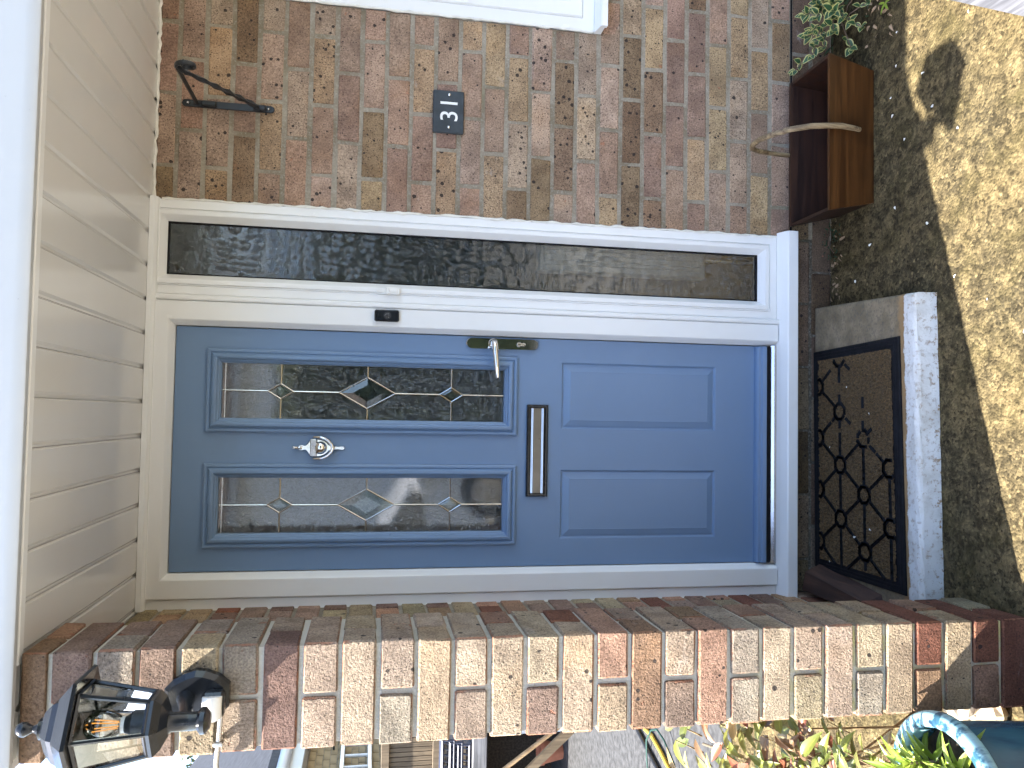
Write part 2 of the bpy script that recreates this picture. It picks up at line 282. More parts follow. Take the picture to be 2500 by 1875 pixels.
# ------------------------------------------------------------------ mesh helpers
class MB:
    def __init__(s): s.v = []; s.f = []
    def add(s, vs, fs):
        k = len(s.v); s.v += [Vector(a) for a in vs]; s.f += [tuple(i+k for i in f) for f in fs]; return s
    def box(s, x0, x1, y0, y1, z0, z1, b=0.0):
        if not b:
            return s.add([(x, y, z) for x in (x0, x1) for y in (y0, y1) for z in (z0, z1)],
                         [(0, 1, 3, 2), (4, 6, 7, 5), (0, 4, 5, 1), (2, 3, 7, 6), (0, 2, 6, 4), (1, 5, 7, 3)])
        X, Y, Z = (x0, x1), (y0, y1), (z0, z1); vs = []; ix = {}
        for i in (0, 1):
            for j in (0, 1):
                for k in (0, 1):
                    c = Vector((X[i], Y[j], Z[k])); d = Vector((b*(1-2*i), b*(1-2*j), b*(1-2*k)))
                    for a in range(3):   # the vertex that lies on the face normal to axis a
                        p = c + d; p[a] = c[a]; ix[i, j, k, a] = len(vs); vs.append(p)
        fs = []
        q = lambda a, s_: [(s_ if a == 0 else u[0], s_ if a == 1 else (u[0] if a == 0 else u[1]), s_ if a == 2 else u[1]) for u in ((0, 0), (1, 0), (1, 1), (0, 1))]
        for a in range(3):
            for s_ in (0, 1): fs.append(tuple(ix[(*c, a)] for c in q(a, s_)))
        for a in range(3):
            o = [k for k in range(3) if k != a]
            for p in (0, 1):
                for r in (0, 1):
                    c0 = [0]*3; c0[o[0]] = p; c0[o[1]] = r; c1 = list(c0); c1[a] = 1
                    fs.append((ix[(*c0, o[0])], ix[(*c1, o[0])], ix[(*c1, o[1])], ix[(*c0, o[1])]))
        for i in (0, 1):
            for j in (0, 1):
                for k in (0, 1): fs.append(tuple(ix[i, j, k, a] for a in range(3)))
        return s.add(vs, fs)
    def hexa(s, b4, t4):
        return s.add(list(b4)+list(t4), [(0, 3, 2, 1), (4, 5, 6, 7)]+[(i, (i+1) % 4, 4+(i+1) % 4, 4+i) for i in range(4)])
    def tube(s, pts, r, n=10, cap=True, twist=0.0, flat=1.0):
        P = [Vector(p) for p in pts]; L = len(P); rs = r if isinstance(r, (list, tuple)) else [r]*L
        tn = [(P[min(i+1, L-1)]-P[max(i-1, 0)]).normalized() for i in range(L)]
        ref = Vector((0, 0, 1)) if abs(tn[0].z) < .9 else Vector((1, 0, 0))
        a = tn[0].cross(ref).normalized(); vs = []
        for i in range(L):
            a = (a - tn[i]*a.dot(tn[i])).normalized(); b = tn[i].cross(a)
            for k in range(n):
                th = 2*math.pi*k/n; o = a*math.cos(th)+b*math.sin(th)*flat
                if twist:
                    q = Matrix.Rotation(twist*i/(L-1), 3, tn[i]); o = q @ o
                vs.append(P[i]+o*rs[i])
        fs = [(i*n+k, i*n+(k+1) % n, (i+1)*n+(k+1) % n, (i+1)*n+k) for i in range(L-1) for k in range(n)]
        if cap: fs += [tuple(range(n))[::-1], tuple(range((L-1)*n, L*n))]
        return s.add(vs, fs)
    def lathe(s, prof, c=(0, 0, 0), n=24, rot=0.0, cap=True):      # prof: (radius, z)
        vs = [(c[0]+r*math.cos(rot+2*math.pi*k/n), c[1]+r*math.sin(rot+2*math.pi*k/n), c[2]+z) for r, z in prof for k in range(n)]
        fs = [(i*n+k, i*n+(k+1) % n, (i+1)*n+(k+1) % n, (i+1)*n+k) for i in range(len(prof)-1) for k in range(n)]
        if cap: fs += [tuple(range(n))[::-1], tuple(range((len(prof)-1)*n, len(prof)*n))]
        return s.add(vs, fs)
    def prism(s, poly, y0, y1, ax='y', b=0.0):   # polygon in the plane normal to ax, extruded along ax
        def P(u, v, t): return {'y': (u, t, v), 'x': (t, u, v), 'z': (u, v, t)}[ax]
        n = len(poly); loops = [(poly, y0), (poly, y1)]
        if b:
            cx = sum(p[0] for p in poly)/n; cy = sum(p[1] for p in poly)/n
            ins = [(p[0]+(cx-p[0])*b/max(1e-6, math.hypot(cx-p[0], cy-p[1])), p[1]+(cy-p[1])*b/max(1e-6, math.hypot(cx-p[0], cy-p[1]))) for p in poly]
            sg = 1 if y1 > y0 else -1
            loops = [(ins, y0), (poly, y0+sg*b), (poly, y1)]
        vs = [P(*p, t) for pl, t in loops for p in pl]
        fs = [(i*n+k, i*n+(k+1) % n, (i+1)*n+(k+1) % n, (i+1)*n+k) for i in range(len(loops)-1) for k in range(n)]
        fs += [tuple(range(n))[::-1], tuple(range((len(loops)-1)*n, len(loops)*n))]
        return s.add(vs, fs)
    def ring(s, x0, x1, z0, z1, prof, cap=False):  # mitred frame: prof = (inset, y)
        vs = [(x, y, z) for d, y in prof for x, z in ((x0+d, z0+d), (x1-d, z0+d), (x1-d, z1-d), (x0+d, z1-d))]
        fs = [(i*4+k, i*4+(k+1) % 4, (i+1)*4+(k+1) % 4, (i+1)*4+k) for i in range(len(prof)-1) for k in range(4)]
        if cap: fs.append(tuple(range((len(prof)-1)*4, len(prof)*4)))
        return s.add(vs, fs)
    def sphere(s, c, r, n=16, m=10, sy=1.0, sz=1.0):
        prof = [(max(1e-4, r*math.sin(math.pi*i/m)), -r*sz*math.cos(math.pi*i/m)) for i in range(m+1)]
        return s.lathe(prof, c, n)
    def leaf(s, l=1.0, wd=.4, fold=.12, bend=.15, n=6, tip=1.5):
        vs = []; fs = []
        for i in range(n+1):
            t = i/n; ww = wd*.5*math.sin(math.pi*min(1, t**.8))**.8*(1-.25*t*tip/1.5) if 0 < i < n else .004
            z = -bend*t*t*l; x = l*t
            vs += [(x, -ww, z+fold*ww*2), (x, -ww*.5, z+fold*ww*.7), (x, 0, z), (x, ww*.5, z+fold*ww*.7), (x, ww, z+fold*ww*2)]
        for i in range(n):
            for k in range(4): a = i*5+k; fs.append((a, a+1, a+6, a+5))
        return s.add(vs, fs)

def mesh(name, mb, mat, smooth=False, off=(0, 0, 0)):
    me = bpy.data.meshes.new(name); o = Vector(off)
    me.from_pydata([v-o for v in mb.v], [], mb.f)
    bm = bmesh.new(); bm.from_mesh(me); bmesh.ops.recalc_face_normals(bm, faces=bm.faces[:]); bm.to_mesh(me); bm.free()
    me.materials.append(MAT[mat] if isinstance(mat, str) else mat)
    if smooth:
        me.polygons.foreach_set('use_smooth', [True]*len(me.polygons))
        me.set_sharp_from_angle(angle=R_(smooth if smooth is not True else 40))
    me.update(); return me
def wloc(o):
    p = Vector((0, 0, 0))
    while o is not None: p += o.location; o = o.parent
    return p
def tag(o, label, cat, group=None, kind=None):
    o['label'] = label; o['category'] = cat
    if group: o['group'] = group
    if kind: o['kind'] = kind
    return o
def thing(name, label, cat, loc, group=None):
    o = bpy.data.objects.new(name, None); COL.objects.link(o); o.location = loc; o.empty_display_size = .05
    return tag(o, label, cat, group)
def part(name, mb, mat, parent, smooth=False, label=None):
    o = bpy.data.objects.new(name, mesh(name, mb, mat, smooth, wloc(parent))); COL.objects.link(o); o.parent = parent
    if label: o['label'] = label
    return o
def solo(name, mb, mat, label, cat, loc, smooth=False, group=None):
    o = bpy.data.objects.new(name, mesh(name, mb, mat, smooth, loc)); COL.objects.link(o); o.location = loc
    return tag(o, label, cat, group)
def inst(name, me, parent, loc, rot=None, color=None):
    o = bpy.data.objects.new(name, me); COL.objects.link(o); o.parent = parent
    o.location = Vector(loc)-(wloc(parent) if parent else Vector((0, 0, 0)))
    if rot is not None: o.rotation_euler = rot
    if color: o.color = color
    return o
def struct(name, mb, mat, loc=(0, 0, 0)):
    o = bpy.data.objects.new(name, mesh(name, mb, mat, False, loc)); COL.objects.link(o); o.location = loc; o['kind'] = 'structure'; return o

# ------------------------------------------------------------------ bricks
_bc = {}
def brick_mesh(L, D, H, mat, var, jit=.0012):
    k = (round(L, 3), round(D, 3), round(H, 3), mat, var)
    if k not in _bc:
        rr = random.Random(repr(k)); m = MB().box(-L/2, L/2, -D/2, D/2, -H/2, H/2, .0034)
        for v in m.v: v += Vector((rr.uniform(-jit, jit)*1.8, rr.uniform(-jit, jit)*.8, rr.uniform(-jit, jit)*1.3))
        _bc[k] = mesh('brick', m, mat)
    return _bc[k]
def brick(parent, x0, x1, y0, y1, z0, z1, col, mat='brick', spots=.6, wob=.0012):
    al = (x1-x0) >= (y1-y0); L, D = ((x1-x0), (y1-y0)) if al else ((y1-y0), (x1-x0))
    me = brick_mesh(L, D, z1-z0, mat, rnd.randrange(4)); j = rnd.uniform(-wob, wob); j2 = rnd.uniform(-wob, wob)
    flip = rnd.choice((0, math.pi))
    return inst('brick', me, parent, ((x0+x1)/2+j2*(0 if al else 1), (y0+y1)/2+(j if al else 0), (z0+z1)/2+rnd.uniform(-.001, .001)),
                (rnd.uniform(-.004, .004), 0, flip+(0 if al else math.pi/2)+rnd.uniform(-.003, .003)), (*col, spots))
def vary(c, a=.08):
    k = 1+rnd.uniform(-a, a)*1.4; return tuple(max(.01, x*k*(1+rnd.uniform(-a, a)*.35)) for x in c)
CH, JT = .0792, .0105
ZJ = lambda n: .24+(25-n)*CH            # bed joints of the door wall

WALLPAL = [((.285, .215, .185), .45, 4), ((.31, .245, .18), 1.3, 3), ((.205, .155, .115), 1.1, 2), ((.315, .255, .225), .8, 4), ((.245, .185, .165), .35, 3), ((.34, .28, .225), 1.2, 2)]
def wallcol():
    t = rnd.uniform(0, sum(p[2] for p in WALLPAL))
    for c, s, wgt in WALLPAL:
        t -= wgt
        if t <= 0: return vary(c, .1), s*rnd.uniform(.5, 1.2)
    return WALLPAL[0][0], .5

# ------------------------------------------------------------------ ground
def sheet(x0, x1, y0, y1, z, nx=1, ny=1, amp=0.0):
    m = MB(); vs = [(x0+(x1-x0)*i/nx, y0+(y1-y0)*j/ny, z+(rnd.uniform(-amp, amp) if amp else 0)) for j in range(ny+1) for i in range(nx+1)]
    return m.add(vs, [(j*(nx+1)+i, j*(nx+1)+i+1, (j+1)*(nx+1)+i+1, (j+1)*(nx+1)+i) for j in range(ny) for i in range(nx)])
struct('ground', sheet(-80, 80, -80, 80, -.004), 'paving')  # unseen beyond the drive, coloured pale to add bounce light
struct('driveway', sheet(-1.9, 2.2, -2.1, .02, .0, 84, 42, .0022), 'ground')
struct('front_bed', sheet(-4.5, -1.24, -.9, .8, -.0015), 'ground')
struct('side_path', sheet(-7, -1.26, .75, 9, .004), 'path')

# ------------------------------------------------------------------ door wall (right of the door and under the sill)
WX1 = 2.0; WIN0, WINZ0, WINZ1 = .784, .868, 2.29
WALLPAL = WALLPAL
wall = thing('brick_wall', 'speckled pinkish brown brick house wall carrying the house number', 'wall', (1.0, .05, 0))
mm = MB()
mm.box(.118, WIN0-.004, .0022, .10, 0, 2.283).box(WIN0-.004, WX1, .0022, .10, 0, WINZ0-.004)
part('mortar', mm, 'mortar', wall)
part('plinth_mortar', MB().box(-1.13, .116, .004, .10, 0, .150), 'shademortar', wall)
part('damp_course', MB().box(-1.125, WX1, -.003, .09, .157, .1615), 'rubber', wall)
def course(zb, zt, x0, x1, phase, top=None):
    xs = []; x = phase
    while x > x0: x -= .225
    while x < x1:
        a, b = max(x+.005, x0), min(x+.22, x1)
        if b-a > .03: xs.append((a, b))
        x += .225
    for a, b in xs:
        c, s = wallcol()
        if zb < .15: c = tuple(v*(.42 if a < .1 else .6)*(1, 1, .92)[i] for i, v in enumerate(c))  # plinth bricks are darker; the extra under the sill is painted shade
        brick(wall, a, b, 0, .10, zb, zt, c, 'brick', s)
JW = .012
for n in range(0, 29):
    zb = ZJ(n)+JW/2; zt = ZJ(n-1)-JW/2
    if n == 0: zt = 2.279
    ph = .2238 if n % 2 == 0 else .3363
    x0 = .119 if n <= 26 else -1.125
    if n == 28: zb, zt = .004, ZJ(27)-JT/2
    if n == 26: zb = .163
    if n == 27: zt = .154
    if zt-zb < .02: continue
    xe = WX1 if zt <= WINZ0 else WIN0-.005
    course(zb, zt, x0, xe, ph)
    if zb < WINZ0-.02 < zt: course(zb, WINZ0-.006, WIN0-.004, WX1, ph)

# ------------------------------------------------------------------ brick pier and return wall, left of the door
PX0, PX1, PY0, PY1 = -1.222, -1.007, -.84, -.622
C_ = dict(cream=(.47, .41, .335), buff=(.43, .37, .28), pink=(.42, .35, .30), grey=(.37, .34, .305), mauve=(.29, .225, .20), dark=(.22, .155, .14),
          salmon=(.38, .255, .20), red=(.20, .095, .07), brown=(.33, .235, .17), olive=(.35, .315, .235))
PIER = ['brown', 'mauve', 'grey', 'mauve', 'buff', 'grey pink', 'dark', 'pink pink', 'cream', 'pink grey', 'buff', 'cream pink', 'cream', 'cream mauve', 'cream',
        'salmon buff', 'brown', 'pink mauve', 'salmon', 'grey grey', 'cream', 'pink olive', 'pink', 'buff grey', 'buff', 'red brown', 'buff', 'red salmon', 'red']
pier = thing('brick_pier', 'sunlit buff and red brick pier carrying the black lantern', 'pier', (-1.115, -.73, 0))
part('mortar', MB().box(PX0+.008, PX1-.007, PY0+.0085, PY1-.006, 0, 2.272), 'piermortar', pier)
for m_, nm in enumerate(PIER):
    zt = 2.2194-CH*(m_-1)-JT/2; zb = 2.2194-CH*m_+JT/2
    if m_ == 0: zt = 2.270
    if zb < 0: zb = .002
    if zt-zb < .015: continue
    cs = nm.split(); sp = rnd.uniform(.15, .7); xm = (PX0+PX1)/2; ym = (PY0+PY1)/2
    if m_ % 2 == 0:     # stretchers: one to the front, one behind
        brick(pier, PX0, PX1, PY0, ym-.005, zb, zt, vary(C_[cs[0]], .05), 'pierbrick', sp, .0018)
        brick(pier, PX0, PX1, ym+.005, PY1, zb, zt, vary(C_[rnd.choice(list(C_))], .08), 'pierbrick', sp, .0018)
    else:
        c0 = C_[cs[0]]; c1 = C_[cs[-1]]
        brick(pier, xm+.005, PX1, PY0, PY1, zb, zt, vary(c0, .05), 'pierbrick', sp, .0018)
        brick(pier, PX0, xm-.005, PY0, PY1, zb, zt, vary(c1, .05), 'pierbrick', sp, .0018)
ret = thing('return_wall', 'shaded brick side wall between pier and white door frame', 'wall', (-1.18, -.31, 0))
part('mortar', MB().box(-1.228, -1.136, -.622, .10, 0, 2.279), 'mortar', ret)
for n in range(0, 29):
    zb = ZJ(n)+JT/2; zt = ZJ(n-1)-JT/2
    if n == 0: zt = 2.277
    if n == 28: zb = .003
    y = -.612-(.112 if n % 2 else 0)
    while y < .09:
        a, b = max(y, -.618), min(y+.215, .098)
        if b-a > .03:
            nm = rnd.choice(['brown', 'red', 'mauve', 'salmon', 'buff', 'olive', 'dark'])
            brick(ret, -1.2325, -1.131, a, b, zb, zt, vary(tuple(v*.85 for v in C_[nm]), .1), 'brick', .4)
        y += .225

# ------------------------------------------------------------------ porch canopy
can = thing('porch_canopy', 'white plastic porch canopy with planked soffit above the blue door', 'canopy', (.4, -.4, 2.283))
FXL, FXR, YF = -1.243, 2.1, -.88
pm = MB(); hw = .1012/2
# plank cross-section in x/z with a groove at each edge, extruded along y
sec = [(-hw-.0008, 2.300), (-hw-.0008, 2.2882), (-hw+.0045, 2.2882), (-hw+.0110, 2.2832), (hw-.0045, 2.2832), (hw-.0012, 2.2882), (hw, 2.2872), (hw, 2.300)]
pm.prism(sec, -.812, -.004, 'y'); plank_me = mesh('soffit_plank', pm, 'soffit', False, (0, 0, 2.283))
x = -.302-.0515-.103*8
while x < FXR:
    inst('soffit_plank', plank_me, can, (x, 0, 2.283)); x += .103
part('backing_board', MB().box(FXL+.01, FXR-.01, YF+.03, .1, 2.302, 2.33), 'soffit', can)
part('fascia_board', MB().prism([(-.858, 2.272), (-.876, 2.270), (-.8795, 2.273), (-.884, 2.295), (-.902, 2.375), (-.924, 2.48), (-.93, 2.60), (-.925, 2.625), (-.858, 2.625)], FXL, FXR, 'x'), 'fascia', can, 40)
part('fascia_return', MB().box(FXL, FXL+.018, YF+.022, .1, 2.288, 2.62, .002), 'fascia', can)
part('edge_trim', MB().box(-1.033, FXR, -.838, -.815, 2.2765, 2.297, .002), 'pvc', can)
part('soffit_lip', MB().box(FXL+.02, FXR, YF+.021, -.839, 2.284, 2.300, .002), 'soffit', can)
part('cove_strip', MB().prism([(-.036, 2.2825), (-.034, 2.268), (-.022, 2.262), (-.004, 2.260), (-.004, 2.2825)], -1.129, .117, 'x'), 'pvc', can)
sb = MB(); pts = []
x = .118
while x < 2.0:
    pts.append((x, -.004+rnd.uniform(-.003, .003), 2.281+rnd.uniform(-.003, .001))); x += .016
sb.tube(pts, [rnd.uniform(.003, .007) for _ in pts], 7)
part('sealant_bead', sb, 'sealant', can, True)
part('roof_sheet', MB().box(FXL, FXR, YF, .1, 2.625, 2.64), 'roof', can)

# ------------------------------------------------------------------ door frame with side light
fr = thing('door_frame', 'white plastic door frame with tall patterned side light and sill', 'door frame', (-.5, .03, .155))
DX0, DX1, DZ0, DZ1 = -1.0265, -.268, .243, 2.208
w_ = .0735
prof = [(0, .05), (0, -.010), (.003, -.013), (w_-.017, -.013), (w_-.014, -.011), (w_, .012), (w_, .05)]
def upath(x0, x1, z0, z1, prof):      # open frame: left leg, head, right leg, mitred
    m = MB(); L = []
    for d, y in prof: L.append([(x0+d, y, z0), (x0+d, y, z1-d), (x1-d, y, z1-d), (x1-d, y, z0)])
    vs = [p for l in L for p in l]; fs = []
    for i in range(len(prof)-1):
        for k in range(3): fs.append((i*4+k, i*4+k+1, (i+1)*4+k+1, (i+1)*4+k))
    return m.add(vs, fs)
part('outer_frame', upath(DX0-w_, DX1+w_, .214, DZ1+w_, prof), 'pvc', fr)
part('left_addon', MB().box(-1.137, -1.1015, -.0035, .05, .214, 2.281, .002), 'pvc', fr)
part('coupling_strip', MB().box(-.1935, -.1765, -.0165, .05, .200, 2.281, .004), 'pvc', fr)
SX0, SX1, SZ0, SZ1 = -.1755, .1165, .214, 2.304
sp_ = [(0, .06), (0, -.002), (.002, -.004), (.026, -.004), (.0285, .0005), (.031, .0005), (.034, -.010), (.044, -.010), (.047, -.009), (.0625, .014), (.0645, .018), (.0645, .05)]
part('side_frame', MB().ring(SX0, SX1, SZ0, SZ1, sp_), 'pvc', fr)
part('gasket', MB().ring(SX0+.0635, SX1-.0635, SZ0+.0635, SZ1-.0635, [(0, .0165), (.004, .0165), (.004, .035)]), 'rubber', fr)
GX0, GX1, GZ0, GZ1 = SX0+.066, SX1-.066, SZ0+.066, SZ1-.066
part('side_pane', MB().add([(GX0, .024, GZ0), (GX1, .024, GZ0), (GX1, .024, GZ1), (GX0, .024, GZ1)], [(0, 1, 2, 3)]), 'sideglass', fr)
part('sill', MB().prism([(.09, .2135), (-.004, .2135), (-.020, .208), (-.046, .197), (-.050, .193), (-.050, .160), (-.046, .156), (-.026, .156), (-.026, .166), (.09, .166)], -1.138, .131, 'x'), 'pvc', fr)
part('threshold', MB().prism([(.06, .2140), (-.004, .2140), (-.004, .222), (.004, .2325), (.012, .2335), (.06, .2335)], DX0, DX1, 'x'), 'steel', fr)
for x_, s_ in ((.1175, 1), (-1.1375, -1)):
    pts = []; z = .215
    while z < 2.27: pts.append((x_+rnd.uniform(-.0015, .0025)*s_, -.003+rnd.uniform(-.002, .001), z)); z += .017
    part('sealant_bead', MB().tube(pts, [rnd.uniform(.002, .0055) for _ in pts], 7), 'sealant', fr, True)

# ------------------------------------------------------------------ front door
dr = thing('front_door', 'blue composite front door with two leaded glass panels', 'door', (-.647, .04, .243))
YD = .02
GLS = [(-.952, -.692, 1.135, 2.1125), (-.5955, -.3355, 1.135, 2.1125)]
PNL = [(-.936, -.7075, .431, .983), (-.572, -.3475, .431, .983)]
xs = sorted({-1.024, -.271} | {v for g in GLS for v in g[:2]} | {v for g in PNL for v in g[:2]})
zs = sorted({DZ0, 2.206} | {v for g in GLS for v in g[2:]} | {v for g in PNL for v in g[2:]})
lm = MB()
idx = {}
def hole(xa, za): return any(g[0]-1e-6 < xa < g[1]-1e-6 and g[2]-1e-6 < za < g[3]-1e-6 for g in GLS+PNL)
for i, xa in enumerate(xs[:-1]):
    for j, za in enumerate(zs[:-1]):
        if not hole(xa+1e-5, za+1e-5):
            lm.add([(xa, YD, za), (xs[i+1], YD, za), (xs[i+1], YD, zs[j+1]), (xa, YD, zs[j+1])], [(0, 1, 2, 3)])
lm.ring(-1.024, -.271, DZ0, 2.206, [(0, YD), (0, .064)])
part('leaf', lm, 'door', dr)
cas = [(0, YD+.002), (0, .009), (.0045, .0055), (.010, .0055), (.0125, .0085), (.015, .0045), (.0205, -.001), (.027, -.003), (.031, -.001), (.0345, .006), (.0385, .008), (.0395, .0125), (.0435, .015), (.0445, .026), (.0445, .04)]
for gi, (a, b, c, d) in enumerate(GLS):
    su = part('glazing_surround', MB().ring(a, b, c, d, cas), 'door', dr, 25)
    g0, g1, h0, h1 = a+.0445, b-.0445, c+.0445, d-.0445; gy = .026; xc = (g0+g1)/2
    DM = [(1.3535 if gi else 1.3515, .0375, .0235), (1.6235 if gi else 1.619, .0885, .050), (1.8915 if gi else 1.886, .038, .0238)]
    # stippled panes around the diamonds: one sheet with the diamonds set proud of it
    part('pane', MB().add([(g0, gy, h0), (g1, gy, h0), (g1, gy, h1), (g0, gy, h1)], [(0, 1, 2, 3)]), 'doorglass', su)
    z = h0; cm = []
    for zc, hh, ww in DM:
        cm.append(((xc, z), (xc, zc-hh))); z = zc+hh
        cm += [((g0, zc), (xc-ww, zc)), ((xc+ww, zc), (g1, zc))]
        q = [(xc, zc-hh), (xc+ww, zc), (xc, zc+hh), (xc-ww, zc)]
        cm += [(q[k], q[(k+1) % 4]) for k in range(4)]
        inn = [(xc+(p[0]-xc)*.52, zc+(p[1]-zc)*.52) for p in q]
        part('bevelled_diamond', MB().add([(p[0], gy-.0015, p[1]) for p in q]+[(p[0], gy-.0055, p[1]) for p in inn],
             [(k, (k+1) % 4, 4+(k+1) % 4, 4+k) for k in range(4)]+[(4, 5, 6, 7)]), 'clear', su)
    cm.append(((xc, z), (xc, h1)))
    cmb = MB()
    for p, q in cm: cmb.tube([(p[0], gy-.002, p[1]), (q[0], gy-.002, q[1])], .0027, 6, True)
    cmb.box(g0, g1, gy-.004, gy, h1-.0115, h1-.008)
    part('lead_came', cmb, 'lead', su, True)
for a, b, c, d in PNL:
    part('raised_panel', MB().ring(a, b, c, d, [(0, YD), (.002, YD+.001), (.0055, YD+.006), (.009, YD+.0062), (.012, YD+.004), (.028, YD-.0005), (.0305, YD-.0015), (.033, YD-.0012)], True), 'door', dr)
part('weather_bar', MB().prism([(.02, .287), (.004, .286), (-.004, .281), (-.005, .272), (-.011, .269), (-.012, .264), (-.013, .257), (-.011, .254), (.02, .254)], -1.022, -.273, 'x'), 'door', dr)
part('drip_seal', MB().box(-1.022, -.273, -.003, .05, .2355, .2535), 'rubber', dr)
# lever handle
hx = -.2935; hp = []
for k in range(9): a = math.pi*k/8; hp.append((hx+.0175*math.cos(a), 1.292+.0175*math.sin(a)))
for k in range(9): a = math.pi+math.pi*k/8; hp.append((hx+.0175*math.cos(a), 1.083+.0175*math.sin(a)))
hd = part('handle', MB().prism(hp, .008, YD+.002, 'y', .003), 'chrome', dr, 30)
lv = [(hx, .012, 1.221), (hx, -.012, 1.221), (hx-.002, -.024, 1.221), (hx-.010, -.032, 1.2205), (hx-.03, -.035, 1.219), (hx-.075, -.036, 1.214), (hx-.112, -.035, 1.210), (hx-.118, -.034, 1.2095)]
part('lever', MB().tube(lv, [.012, .011, .0105, .0105, .0105, .009, .0075, .005], 16), 'chrome', hd, True)
part('lever_collar', MB().lathe([(.0165, 0), (.0165, .006), (.013, .010)], (0, 0, 0), 24), 'chrome', hd, True)
o = hd.children[-1]; o.data.transform(Matrix.Translation(Vector((hx, .008, 1.221))-wloc(hd)) @ Matrix.Rotation(R_(90), 4, 'X') @ Matrix.Translation(wloc(hd)))
kc = MB()
for zc, rr in ((1.1325, .0085), (1.117, .006)):
    kc.prism([(hx+rr*math.cos(2*math.pi*k/20), zc+rr*math.sin(2*math.pi*k/20)) for k in range(20)], .0035, .009, 'y', .001)
kc.box(hx-.005, hx+.005, .004, .009, 1.116, 1.131)
part('lock_cylinder', kc, 'brushed', hd)
part('keyhole', MB().box(hx-.0012, hx+.0012, .0025, .006, 1.129, 1.137), 'gloss', hd)
# letter plate
a, b, c, d = -.7955, -.492, 1.030, 1.1015
lp = part('letter_plate', MB().ring(a, b, c, d, [(0, YD), (0, .010), (.004, .006), (.009, .006), (.011, .012), (.012, .02)]), 'gloss', dr)
part('flap', MB().box(a+.011, b-.011, .0125, .016, c+.012, d-.012, .001), 'darksteel', lp)
for z_ in (c+.0165, c+.0205, d-.0165, d-.0205): part('flap_ridge', MB().tube([(a+.0115, .0122, z_), (b-.0115, .0122, z_)], .0019, 8), 'chrome', lp, True)
# knocker
kx, kz = -.6413, 1.77
half = [(.0035, 1.852), (.005, 1.849), (.004, 1.843), (.0035, 1.839), (.006, 1.834), (.008, 1.829), (.008, 1.822), (.006, 1.818), (.007, 1.812), (.012, 1.806), (.022, 1.799), (.027, 1.792), (.028, 1.772), (.026, 1.762), (.022, 1.752), (.015, 1.743), (.008, 1.738), (.0075, 1.728), (.004, 1.716), (.004, 1.706), (.0055, 1.700), (.005, 1.693), (.003, 1.690)]
kn = part('knocker', MB().prism([(kx+w0, z) for w0, z in half]+[(kx-w0, z) for w0, z in half[::-1]], .011, YD, 'y', .0022), 'chrome', dr, 30)
part('plaque', MB().box(kx-.0275, kx+.0275, -.004, .012, 1.7755, 1.7965, .0025), 'brushed', kn)
part('boss', MB().sphere((kx, .008, 1.765), .0205), 'chrome', kn, True)
part('finial', MB().tube([(kx, .010, z) for z in (1.850, 1.846, 1.842, 1.838, 1.833, 1.826, 1.820)], [.002, .0045, .0045, .003, .0055, .0065, .004], 12), 'chrome', kn, True)
rp = [(kx-.034, .004, 1.786), (kx-.034, .000, 1.778), (kx-.0335, -.004, 1.765), (kx-.030, -.006, 1.752), (kx-.022, -.006, 1.739), (kx-.012, -.006, 1.730), (kx, -.006, 1.7265)]
rp = rp+[(2*kx-p[0], p[1], p[2]) for p in rp[-2::-1]]
part('striker', MB().tube(rp, [.003, .0038, .004, .0044, .005, .0058, .0064, .0058, .005, .0044, .004, .0038, .003], 12), 'chrome', kn, True)

# ------------------------------------------------------------------ things fixed to frame and wall
bl = thing('doorbell', 'black push-button doorbell on the white frame beside the door', 'doorbell', (-.219, -.013, 1.568))
part('case', MB().box(-.2375, -.2005, -.030, -.0125, 1.530, 1.6075, .004), 'gloss', bl)
bt = part('button', MB().prism([(-.219+.012*math.cos(2*math.pi*k/24), 1.567+.012*math.sin(2*math.pi*k/24)) for k in range(24)], -.0315, -.029, 'y', .0008), 'black', bl)
bell = [(-.2265, 1.5625), (-.2245, 1.565), (-.2235, 1.571), (-.2215, 1.574), (-.219, 1.575), (-.2165, 1.574), (-.2145, 1.571), (-.2135, 1.565), (-.2115, 1.5625)]
bm_ = MB().tube([(x_, -.0319, z_) for x_, z_ in bell+[bell[0]]], .0005, 5)
part('bell_symbol', bm_, 'brushed', bt)
ac = thing('alarm_contact', 'small white magnetic contact stuck on the frame beside side light', 'sensor', (-.137, -.004, 1.55))
part('case', MB().box(-.1495, -.1265, -.021, -.0105, 1.528, 1.574, .003), 'white', ac)
part('screw_cover', MB().box(-.143, -.133, -.0235, -.0205, 1.537, 1.563, .0015), 'white', ac)
part('cable_clip', MB().prism([(-.146, 1.5745), (-.132, 1.5745), (-.137, 1.604), (-.142, 1.604)], -.016, -.0105, 'y'), 'white', ac)

